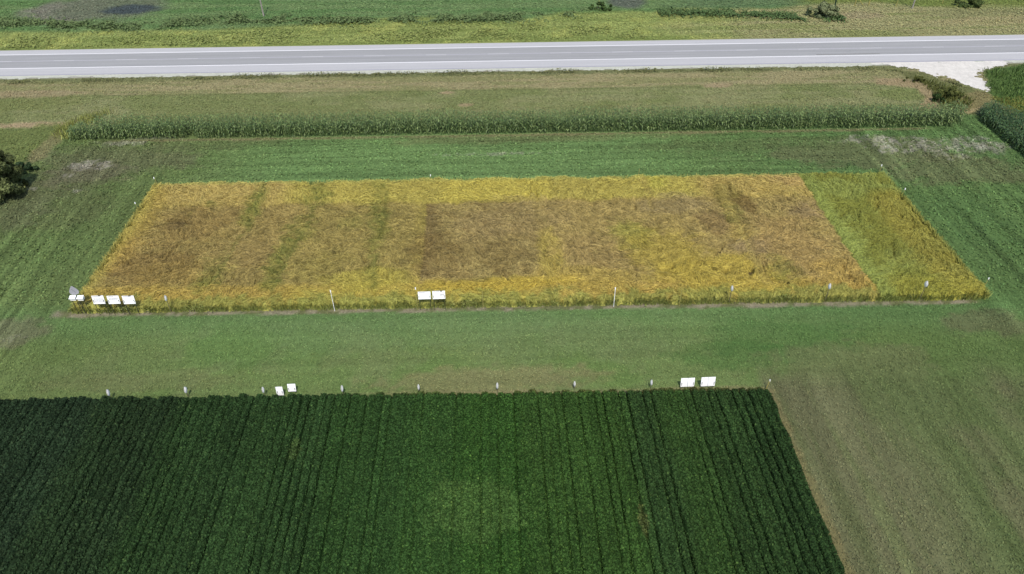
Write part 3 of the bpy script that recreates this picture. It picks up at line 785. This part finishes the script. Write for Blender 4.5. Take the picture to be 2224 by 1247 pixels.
# tall dark crop at the right edge
P_ = [at(2118, 250), at(2150, 236), at(2232, 268), at(2420, 330), at(2420, 470), at(2222, 346), at(2160, 292)]
def inpoly(x, y, P):
    ins = np.zeros(x.shape, bool)
    for i in range(len(P)):
        x1, y1 = P[i][:2]; x2, y2 = P[(i+1) % len(P)][:2]
        if y1 != y2: ins ^= ((y1 > y) != (y2 > y)) & (x < (x2-x1)*(y-y1)/(y2-y1)+x1)
    return ins
bx0 = min(p[0] for p in P_); bx1 = max(p[0] for p in P_); by0 = min(p[1] for p in P_); by1 = max(p[1] for p in P_)
RX, RY = np.meshgrid(np.arange(bx0, bx1, .7), np.arange(by0, by1, .26)); rx, ry = RX.ravel(), RY.ravel()
k = inpoly(rx, ry, P_); rx = rx[k]+rng.normal(0, .06, k.sum()); ry = ry[k]+rng.normal(0, .07, k.sum())
V, F, cc = maize(rx, ry, np.full(len(rx), 2.0), C(54, 82, 44, 1.0), C(84, 112, 60, 1.0), .2, 9)
tag(npmesh('dark_maize_block', V, F, cc, m_maize), 'dark green tall crop at the right edge beside the grey bare patches', 'maize crop', None, 'stuff')

# pale grasses at the left end of the maize
def tallgrass(name, pts, dens, h0, h1, c0, c1, label, cat='tall grass', lean=.35, w=.03, soft=.7):
    P = np.array([at(a, b)[:2] for a, b in pts])
    x0, y0 = P.min(0)-1; x1, y1 = P.max(0)+1
    n = int((x1-x0)*(y1-y0)*dens); x = rng.uniform(x0, x1, n); y = rng.uniform(y0, y1, n)
    k = rng.random(n) < polymask(x, y, pts, soft, 1.0)*(.3+1.2*fbm(x*.5, y*.5, 601)); x, y = x[k], y[k]; n = len(x)
    t = rng.uniform(0, 2*np.pi, n); h = rng.uniform(h0, h1, n)*(.5+fbm(x*.3, y*.3, 603)); ln = rng.uniform(.1, 1, n)*lean
    Q = np.zeros((n, 3, 3))
    for q, s in enumerate((0, .55, 1)):
        Q[:, q] = np.stack([x+np.cos(t)*ln*h*s**2*1.6, y+np.sin(t)*ln*h*s**2*1.6, h*(s-.2*s*s)], 1)
    f2 = rng.uniform(0, np.pi, n)
    c = (c0+(c1-c0)*rng.random((n, 1)))*(1+rng.normal(0, .2, (n, 1)))
    V, F, cc = ribbons(Q, np.outer(rng.uniform(.6, 1.4, n)*w, [.8, 1, .3]), np.stack([np.cos(f2), np.sin(f2), 0*f2], 1), np.clip(c, .01, 1))
    return tag(npmesh(name, V, F, cc, m_leaf), label, cat, None, 'stuff')
tallgrass('tall_grass', [(122, 278), (170, 258), (240, 245), (215, 262), (170, 285), (150, 304), (128, 300)], 26, .5, 1.3, C(130, 142, 72), C(166, 170, 96),
          'pale yellow green tall grass at the left end of the maize strip', w=.04)
tallgrass('tall_grass', [(1985, 172), (2030, 180), (2075, 195), (2110, 222), (2095, 240), (2055, 236), (2035, 215), (2010, 192)], 20, .4, 1.1, C(80, 92, 44), C(120, 124, 66),
          'dark olive weeds between the maize end and the white gravel driveway', 'weeds', w=.05)
tallgrass('tall_grass', [(2140, 152), (2260, 142), (2330, 250), (2260, 275), (2165, 225), (2142, 190)], 14, .3, .8, C(74, 104, 48), C(112, 136, 74),
          'lush green grass to the right of the white gravel driveway', w=.05)
# far ditch weeds
def band(name, line, wd, dens, c0, c1, label, hs=1.0, sz=.34):
    parts = []; 
    for (a, b) in zip(line[:-1], line[1:]):
        A, B = at(*a), at(*b); L = np.hypot(*(B-A)[:2]); n = int(L*dens)
        t = rng.random(n); x = A[0]+(B[0]-A[0])*t; y = A[1]+(B[1]-A[1])*t
        y = y+rng.normal(0, wd, n); m = fbm(x*.22, y*.22, 651); k = rng.random(n) < sm(.36, .6, m); x, y, m = x[k], y[k], m[k]; n = len(x)
        mh = sm(.36, .7, m)*hs*1.25; z = mh*rng.random(n)**.5
        kk = (Dof(x, y) > Dpx(90)+.4) | (Dof(x, y) < Dpx(154)); x, y, mh, z = x[kk], y[kk], mh[kk], z[kk]; n = len(x)
        nr = rng.normal(size=(n, 3))*.6; nr[:, 2] = np.abs(nr[:, 2])+.9
        c = (c0+(c1-c0)*rng.random((n, 1)))
        parts.append(leafquads(np.stack([x, y, z+.05], 1), rng.uniform(.5, 1.3, n)*sz, nr, c))
    V, F, cc = join(parts)
    return tag(npmesh(name, V, F, cc, m_leaf), label, 'weeds', None, 'stuff')
band('ditch_weeds', [(-60, 50), (100, 55), (300, 60), (400, 50), (560, 42), (700, 46), (900, 42), (1120, 40), (1290, 28)], 1.5, 170, C(90, 112, 68), C(120, 138, 88),
     'dark green weeds along the ditch behind the yellow green roadside grass', .55)
band('ditch_weeds', [(1430, 30), (1520, 30), (1620, 32), (1740, 40), (1830, 40)], 1.2, 130, C(74, 100, 58), C(104, 126, 76),
     'dark weed clumps in the ditch right of the thin marker post', .5)
band('roadside_weeds', [(-40, 100), (300, 96), (700, 82), (1100, 74), (1400, 68)], 3.0, 100, C(128, 142, 76), C(156, 164, 96),
     'yellow green weed clumps between the ditch and the far edge of the highway', .3, .3)
band('verge_weeds', [(0, 183), (120, 178), (300, 176), (420, 172), (560, 167), (900, 161), (1112, 158.5), (1400, 155), (1700, 152), (1920, 150), (2010, 163), (2090, 188)], .55, 46, C(88, 98, 56), C(134, 132, 86),
     'ragged low weeds growing along the near gravel edge of the highway', .35, .2)

band('edge_weeds', [(150, 676), (640, 668), (1112, 661), (1600, 652), (2125, 641)], .28, 75, C(116, 136, 70), C(170, 168, 98),
     'ragged olive green weeds and leaning stalks along the front edge of the golden grain', .5, .15)
# ------------------------------------------------------------------ trees and shrubs
m_bark = newmat('grey_bark', .9, .1, False, C(96, 86, 70), noise=[((4, 4, 1), .7, 1.2)])
def tree(name, base, h, rx, ry, c0, c1, label, cat, nclump=26, leaves=260, trunk_r=.12, low=.15, lsz=.2, part='crown'):
    root = empty(name, base, 0, label, cat)
    mb = MB(); top = h*.8
    mb.tube([(0, 0, -.05), (.03*h, 0, h*.3), (0, .03*h, top)], [trunk_r, trunk_r*.75, trunk_r*.25], 7)
    cl = []
    for i in range(nclump):
        a = random.uniform(0, 2*math.pi); q = random.random()**.5; zf = random.uniform(low, 1)
        prof = math.sin(math.pi*min(1, (zf-low)/(1-low)*.8+.2))**.6
        cl.append((rx*q*prof*math.cos(a), ry*q*prof*math.sin(a), h*zf*.93, random.uniform(.16, .30)*min(rx, ry, h)))
    for (x, y, z_, r) in cl[:9]:
        mb.tube([(0, 0, z_*.45), (x*.5, y*.5, z_*.75), (x*.95, y*.95, z_*.97)], [trunk_r*.45, trunk_r*.28, trunk_r*.1], 5)
    mb.build('trunk' if part == 'crown' else 'stem', m_bark, root)
    parts = []
    for (x, y, z_, r) in cl:
        d = unit(rng.normal(size=(leaves, 3))); rad = r*(.45+.75*rng.random((leaves, 1)))
        p = np.array([x, y, z_])+d*rad*np.array([1.15, 1.15, .85]); p[:, 2] = np.maximum(p[:, 2], .08)
        tone = random.uniform(.75, 1.25)
        c = (c0+(c1-c0)*rng.random((leaves, 1)))*tone
        parts.append(leafquads(p, rng.uniform(.6, 1.3, leaves)*lsz, d+rng.normal(0, .5, (leaves, 3)), c))
    V, F, cc = join(parts)
    npmesh(part, V, F, cc, m_leaf, root)
    return root
tree('tree', at(10, 426), 7.9, 3.0, 2.8, C(88, 100, 58), C(122, 130, 82), 'olive green bushy tree cut by the left edge of the photograph', 'tree', 60, 420, .16, .08, .26)
tree('shrub', at(52, 374), 1.5, 2.0, 1.1, C(54, 76, 50), C(80, 102, 66), 'dark green shrub touching the right side of the tree at the left edge', 'shrub', 22, 260, .05, .12, .17, 'foliage')
tree('shrub', at(0, 412), 1.6, 1.8, 1.4, C(40, 60, 38), C(60, 80, 46), 'dark shrub below the tree and partly outside the left edge', 'shrub', 18, 240, .05, .12, .17, 'foliage')
tree('shrub', at(42, 402), 1.0, 1.3, .8, C(62, 72, 36), C(84, 92, 46), 'small olive shrub just below the dark shrub by the left tree', 'shrub', 14, 220, .04, .12, .15, 'foliage')
tree('shrub', at(2062, 212), 2.0, 1.9, 1.4, C(80, 94, 46), C(118, 122, 68), 'brownish green shrub between the maize end and the gravel driveway', 'shrub', 20, 240, .05, .1, .18, 'foliage')
tree('shrub', at(2035, 222), 1.3, 1.2, 1.0, C(50, 72, 36), C(76, 96, 50), 'darker low shrub against the curved tan bank by the maize end', 'shrub', 14, 200, .04, .1, .17, 'foliage')
tree('shrub', at(1985, 178), 1.0, 3.0, .7, C(74, 82, 40), C(104, 108, 56), 'long low shrub running along the bank toward the highway', 'shrub', 18, 160, .04, .1, .17, 'foliage')
tree('shrub', at(1785, 36), 2.8, 3.4, 2.0, C(112, 124, 86), C(138, 146, 106), 'grey green willow bush beyond the highway beside the dark fence post', 'shrub', 26, 240, .07, .05, .3, 'foliage')
tree('shrub', at(1308, 22), 1.6, 3.0, 1.2, C(60, 84, 44), C(90, 112, 60), 'low green bush at the foot of the thin marker post beyond the highway', 'shrub', 16, 160, .05, .05, .3, 'foliage')
tree('shrub', at(2100, 13), 1.9, 3.4, 1.8, C(66, 86, 46), C(104, 118, 66), 'dark green bush beyond the highway near the top right corner', 'shrub', 22, 200, .06, .05, .32, 'foliage')

# ------------------------------------------------------------------ furniture materials
m_white = newmat('white_painted_board', .55, .3, False, (.78, .79, .80), noise=[((3, 3, 3), .95, 1.02)])
m_card = newmat('weathered_white_card', .7, .2, False, (.74, .73, .70), noise=[((7, 7, 7), .8, 1.1)])
m_silver = newmat('silver_grey_panel', .45, .4, False, (.30, .30, .33), noise=[((6, 6, 6), .85, 1.1)])
m_post = newmat('weathered_grey_wood', .85, .15, False, C(128, 120, 96), noise=[((8, 8, 2), .75, 1.15)])
m_yel = newmat('yellowed_wood', .85, .15, False, C(178, 170, 100), noise=[((8, 8, 2), .85, 1.1)])
m_leg = newmat('dark_metal_leg', .6, .3, False, C(70, 74, 60))
m_ink = newmat('grey_print', .7, .2, False, (.17, .165, .18))
m_ink2 = newmat('pale_grey_print', .7, .2, False, (.34, .34, .36))
m_dark = newmat('dark_clamp', .6, .3, False, C(96, 98, 92))
m_pole = newmat('pale_weathered_pole', .85, .15, False, C(176, 170, 160), noise=[((3, 3, .5), .8, 1.1)])

# ------------------------------------------------------------------ plot markers
def zfor(px, py, D):
    z0, z1 = 0.0, 4.0
    for _ in range(30):
        zm = (z0+z1)/2; p = at(px, py, zm)
        if Dof(p[0], p[1]) > D: z0 = zm
        else: z1 = zm
    return zm
def lens_panel(sgn, w=.27, h=.84, z0=.60, bulge=.085):
    mb = MB(); N, Mm = 9, 5; vs = []
    for off in (0, .012):
        for i in range(N):
            t = i/(N-1); zz_ = z0+h*t; half = w*max(.02, math.sin(math.pi*t**.85))**.8
            for j in range(Mm):
                s = -1+2*j/(Mm-1)
                b = bulge*math.sin(math.pi*t)*(1-s*s)
                vs.append((sgn*(b+.03-off), half*s, zz_))
    fs = []
    for o in (0, N*Mm):
        for i in range(N-1):
            for j in range(Mm-1):
                q = o+i*Mm+j; fs.append((q, q+1, q+Mm+1, q+Mm))
    A = N*Mm
    for i in range(N-1):
        for j in (0, Mm-1):
            q = i*Mm+j; fs.append((q, q+Mm, q+Mm+A, q+A))
    mb.add(vs, fs); return mb
def marker(px, py, label, scale=1.0, rz=0.0, first=[None]):
    zc = 1.0*scale
    if 500 < py < 700: zc = zfor(px, py, D_GF-.45)
    p = at(px, py, zc); p[2] = zc-1.0*scale
    if first[0] is None:
        r = empty('plot_marker', p, rz, label, 'plot marker', 'leaf shaped plot markers on stakes')
        mb = MB(); mb.box((0, 0, .12), (.05, .05, 2.34)); mb.build('stake', m_post, r)
        lens_panel(1).build('panel', m_card, r); lens_panel(-1).build('panel', m_card, r)
        first[0] = r
    else:
        s = first[0]; r = s.copy(); COL.objects.link(r); r.location = p.tolist(); r.rotation_euler = (0, 0, rz)
        for ch in list(s.children):
            q = ch.copy(); COL.objects.link(q); q.parent = r
        r['label'] = label
    r.scale = (scale, scale, scale)
    return r
marker(235, 853, 'leftmost leaf shaped white marker at the edge of the dark soybeans', 1.0, .15)
marker(403, 847, 'second leaf shaped marker from the left at the soybean edge', .98, -.05)
marker(571.5, 847, 'leaf shaped marker just left of the small tilted white board', .95, .05)
marker(743, 844, 'slim marker at the soybean edge right of the two small white boards', 1.0, .0)
marker(909, 841, 'slim marker midway between the small boards and the centre of the soybean edge', .9, .0)
marker(1080, 838, 'tall slim marker at the middle of the soybean edge in a gap between bushy rows', 1.0, -.02)
marker(1248, 834, 'slim marker second to the left of the pair of double white boards', .9, .0)
marker(1415, 831, 'slim marker just left of the pair of double white boards', .9, .05)
marker(360, 648, 'leaf shaped marker at the grain edge right of the three white sign boards', .95, .05)
marker(1590, 626.5, 'leaf shaped marker before the brightest gold part of the grain', .95, .1)
marker(1802, 622, 'leaf shaped marker near the start of the green grain', .95, .1)
marker(2012, 617, 'rightmost leaf shaped marker standing before the green grain', 1.0, .1)

def stake(name, px, py, zc, h, r_, mat, label, head=True, lean=(0, 0), headmat=None, group='thin stakes around the grain plot'):
    if 625 < py < 645: zc = zfor(px, py, D_GF-.45); h = max(h, zc+.45)
    p = at(px, py, zc); p[2] = 0
    r = empty(name, p, 0, label, 'stake', group)
    mb = MB(); mb.tube([(0, 0, -.05), (lean[0]*.5, lean[1]*.5, h*.5), (lean[0], lean[1], h)], [r_, r_, r_*.9], 6); mb.build('post', mat, r)
    if head:
        mb = MB(); mb.box((lean[0], lean[1], h-.10), (.11, .06, .26)); mb.build('tag', headmat or m_white, r)
    return r
stake('stake', 719, 638, .85, 1.3, .032, m_white, 'thin white stake at the grain edge right of the first leaf marker', True, (0, 0))
stake('stake', 903, 632, 1.0, 1.1, .03, m_yel, 'short yellowish stake just left of the two white boards at the grain edge')
stake('stake', 1048, 640, .7, 1.5, .045, m_yel, 'tall yellow wooden stake right of the two white boards at the grain edge', False)
stake('stake', 1336, 632, .9, 1.4, .032, m_white, 'thin white stake at the grain edge before the tan lodged area')
stake('stake', 1480, 634, .8, 1.3, .04, m_yel, 'yellowish stake at the grain edge left of the gold patch', False)
stake('stake', 2144, 609, .9, 1.2, .035, m_yel, 'leaning stake at the front right corner of the green grain', True, (.12, .05))
stake('stake', 338.5, 388, 1.1, 1.3, .035, m_yel, 'white topped stake at the back left corner of the grain plot', True, (-.25, 0))
stake('stake', 295, 441, 1.0, 1.1, .03, m_yel, 'small stake on the left side of the grain plot', True, (-.1, 0))
stake('stake', 935, 381, 1.0, 1.1, .03, m_yel, 'small pale stake behind the dark brown lodged square')
stake('stake', 1388, 372, 1.0, 1.4, .04, m_yel, 'pale stake at the back edge behind the right half of the grain', False)
stake('stake', 1914, 362, 1.1, 1.4, .035, m_yel, 'white topped stake at the back right corner of the green grain')
stake('stake', 1963, 412, 1.0, 1.2, .03, m_yel, 'small leaning stake on the right side of the green grain', True, (.15, 0))
stake('stake', 1668, 831, .95, 1.25, .05, m_yel, 'leaning white topped stake at the right corner of the soybeans', True, (.15, .05), m_white, 'thin stakes around the soybeans')

# ------------------------------------------------------------------ sign boards
def board(name, px, py, w_, h_, zb, tilt, label, group, rz=0.0, text=None, halves=False, header=True, clamp=None):
    zc = zb+h_*math.cos(tilt)/2
    if py < 700: zc = zfor(px, py, D_GF-.55); zb = zc-h_*math.cos(tilt)/2
    p = at(px, py, zc); p[2] = 0
    r = empty(name, p, rz, label, 'sign board', group)
    M = Matrix.Translation((0, 0, zb)) @ Matrix.Rotation(-tilt, 4, 'X')
    if halves:
        g = .03
        for s in (-1, 1):
            mb = MB(); mb.box((s*(w_/4+g/4), 0, h_/2), (w_/2-g/2, .025, h_), M); mb.build('panel', m_white, r)
    else:
        mb = MB(); mb.box((0, 0, h_/2), (w_, .025, h_), M); mb.build('panel', m_white, r)
    for s in (-1, 1):
        mb = MB(); mb.box((s*(w_/2-.10), .035, (zb+h_*.5)/2), (.045, .045, zb+h_*.5)); 
        mb.build('leg', m_leg, r)
    for q_ in (.12, .8):
        mb = MB(); mb.box((0, .03, h_*q_), (w_*.96, .03, .05), M); mb.build('rail', m_leg, r)
    if text:
        kind, mat_ = text
        mb = MB(); y_ = -.0155
        if kind == 'block':
            for i in range(6):
                zr = h_*(.66-.09*i); x_ = -w_*.36
                while x_ < w_*.34:
                    l_ = random.uniform(.05, .16); mb.box((x_+l_/2, y_, zr), (l_, .004, .035), M); x_ += l_+.03
        elif kind == 'band':
            for i in range(2):
                x_ = -w_*.38
                while x_ < w_*.36:
                    l_ = random.uniform(.06, .14); mb.box((x_+l_/2, y_, h_*(.66-.10*i)), (l_, .004, .05), M); x_ += l_+.02
            for i in range(5): mb.box((-w_*.3+i*.12, y_, h_*(.25+.05*(i % 2))), (.03, .004, .03), M)
        elif kind == 'small':
            for i in range(3): mb.box((w_*.14, y_, h_*(.60-.13*i)), (.30-.05*i, .004, .04), M)
        elif kind == 'dots':
            for a_, b_ in ((.1, .62), (.14, .66), (.2, .62), (.08, .38), (.13, .34), (.2, .38)): mb.box((w_*a_, y_, h_*b_), (.04, .004, .04), M)
        elif kind == 'word':
            for i in range(9): mb.box((w_*.10+i*.052, y_, h_*.50), (.036, .004, random.choice((.11, .15))), M)
        elif kind == 'specks':
            for a_, b_ in ((-.3, .8), (-.34, .55), (.3, .35)): mb.box((w_*a_, y_, h_*b_), (.03, .004, .02), M)
        mb.build('printed_text', mat_, r)
    if header:
        mb = MB(); mb.box((-w_*.18, -.0155, h_*.90), (w_*.5, .004, h_*.08), M); mb.build('header_strip', m_ink2, r)
    if clamp is not None:
        mb = MB(); mb.box((clamp*w_, -.02, h_*.99), (.24, .06, .10), M); mb.build('clip', m_dark, r)
    return r
g3 = 'white sign boards at the front left of the grain'
board('sign_board', 213, 652.5, 1.28, 1.02, .45, .20, 'white sign board dense with grey text, left one of the three beside the small boxes', g3, .0, ('block', m_ink), clamp=.18)
board('sign_board', 246, 652.5, 1.28, 1.0, .45, .20, 'white sign board with a grey band of text, middle one of the three', g3, .0, ('band', m_ink))
board('sign_board', 279, 652.5, 1.28, 1.02, .45, .18, 'mostly blank white sign board, right one of the three', g3, .0, ('small', m_ink2), clamp=.16)
g2 = 'pair of white sign boards at the middle of the grain front'
board('sign_board', 921.5, 643, 1.38, .92, .42, .22, 'white board with few dots of print, left one of the pair at the grain edge', g2, .0, ('dots', m_ink2))
board('sign_board', 953, 642, 1.38, .98, .42, .22, 'white board with one grey printed word, right one of the pair at the grain edge', g2, .0, ('word', m_ink), clamp=.2)
g1 = 'small white boards at the soybean edge'
board('sign_board', 607, 850.5, .66, 1.05, .22, .12, 'narrow upright white board at the soybean edge nearest the leaf shaped marker', g1, .0, ('specks', m_ink2), header=False)
board('sign_board', 633, 844, .78, .84, .30, .28, 'squarish white board behind and right of the narrow one', g1, .0, ('specks', m_ink2), header=False)
g0 = 'double white boards near the right corner of the soybeans'
board('sign_board', 1494, 832, 1.34, 1.02, .30, .18, 'double white board with a centre seam, left one of the two by the soybean corner', g0, .0, None, True, False)
board('sign_board', 1538.5, 830.5, 1.38, 1.06, .30, .18, 'double white board with a centre seam, right one of the two by the soybean corner', g0, .0, None, True, False)

def display_box(px, py, label):
    zz0 = zfor(px, py, D_GF-.3); p = at(px, py, zz0); p[2] = zz0-.98
    r = empty('display_box', p, 0, label, 'box', 'small white boxes on legs at the grain corner')
    mb = MB(); M = Matrix.Translation((0, 0, .98)) @ Matrix.Rotation(.32, 4, 'X')
    mb.box((0, 0, .03), (.68, .50, .03), M); mb.build('lid', m_white, r)
    mb = MB(); mb.box((0, -.10, .74), (.60, .05, .26)); mb.box((.28, .08, .80), (.03, .36, .30)); mb.box((-.28, .08, .80), (.03, .36, .30)); mb.build('box_body', m_card, r)
    for s in (-1, 1):
        mb = MB(); mb.box((s*.24, .05, .33-zz0/2+.49), (.05, .05, zz0-.02)); mb.build('leg', m_leg, r)
display_box(157.5, 646, 'white box on legs under the silver leaf shaped panel, left one of two')
display_box(174, 646, 'white box on legs left of the three sign boards, right one of two')
zz0 = zfor(160, 632, D_GF-.1); p = at(160, 632, zz0); p[2] = zz0-1.5
r = empty('leaf_panel', p, .25, 'large silver grey leaf shaped panel standing behind the two small white boxes', 'sign')
mb = MB(); mb.tube([(0, .02, 1.45-zz0), (0, .02, 2.1)], [.03, .025], 6); mb.build('post', m_leg, r)
mb = MB(); pr = []
Np = 14
for i in range(Np+1):
    t = i/Np; half = .46*math.sin(math.pi*min(1, t**.62))**.85 if 0 < t < 1 else .0
    pr.append((half, .95+1.25*t))
vs = []
for yo in (-.02, .0):
    for (hf, zz_) in pr: vs += [(-hf, yo, zz_), (hf, yo, zz_)]
fs = []; A = len(pr)*2
for i in range(Np):
    q = 2*i; fs += [(q, q+1, q+3, q+2), (A+q, A+q+2, A+q+3, A+q+1), (q, q+2, A+q+2, A+q), (q+1, A+q+1, A+q+3, q+3)]
mb.add(vs, fs); mb.build('panel', m_silver, r)
mb = MB()
for i in range(7): mb.box((-.12+.04*i, -.028, 1.75-.07*i), (.05, .006, .04))
mb.build('emblem', m_dark, r)

# ------------------------------------------------------------------ beyond the road: poles, gate, posts
def pole(px, py, h, r_, label, name='utility_pole', mat=m_pole, arm=True, cat='pole', lean=0):
    r = empty(name, at(px, py), 0, label, cat)
    mb = MB(); mb.tube([(0, 0, -.1), (lean*.5, 0, h/2), (lean, 0, h)], [r_, r_*.85, r_*.7], 10); mb.build('shaft', mat, r)
    if arm:
        mb = MB(); mb.box((lean, .16, h-.6), (2.2, .10, .12)); mb.build('crossarm', mat, r)
        for s in (-.95, -.4, .4, .95):
            mb = MB(); mb.tube([(lean+s, .16, h-.53), (lean+s, .16, h-.34)], [.04, .055], 6); mb.build('insulator', m_dark, r)
    return r
pole(573, 36, 9.5, .17, 'pale grey utility pole beyond the highway left of centre')
pole(1981, 19, 9.0, .16, 'pale utility pole beyond the highway near the top right corner')
pole(1300, 19, 2.6, .07, 'thin pale marker post beyond the highway right of centre', 'marker_post', m_yel, False, 'post')
pole(1945, 14, 2.0, .10, 'short leaning fence post between the gate brace and the right utility pole', 'fence_post', m_yel, False, 'post', .25)
pole(2046, 8, 2.0, .09, 'fence post to the right of the right utility pole', 'fence_post', m_yel, False, 'post', .1)
pole(1811, 21, 2.4, .20, 'dark green painted post right of the grey green willow bush', 'dark_post', newmat('dark_green_post', .8, .2, False, C(52, 74, 52)), False, 'post')
q0 = at(1856, 13); q1 = at(1886, 13)
r = empty('fence_brace', q0, math.atan2(q1[1]-q0[1], q1[0]-q0[0]), 'wooden H shaped fence brace with a diagonal bar beyond the highway', 'fence')
Lb = float(np.hypot(q1[0]-q0[0], q1[1]-q0[1]))
for xx_ in (0, Lb):
    mb = MB(); mb.tube([(xx_, 0, -.1), (xx_, 0, 1.9)], [.12, .11], 8); mb.build('post', m_yel, r)
mb = MB(); mb.tube([(0, 0, 1.75), (Lb, 0, 1.75)], [.08, .08], 8); mb.build('top_rail', m_yel, r)
mb = MB(); mb.tube([(.35, 0, 1.7), (Lb*.62, 0, .1)], [.08, .08], 8); mb.build('diagonal_bar', m_yel, r)
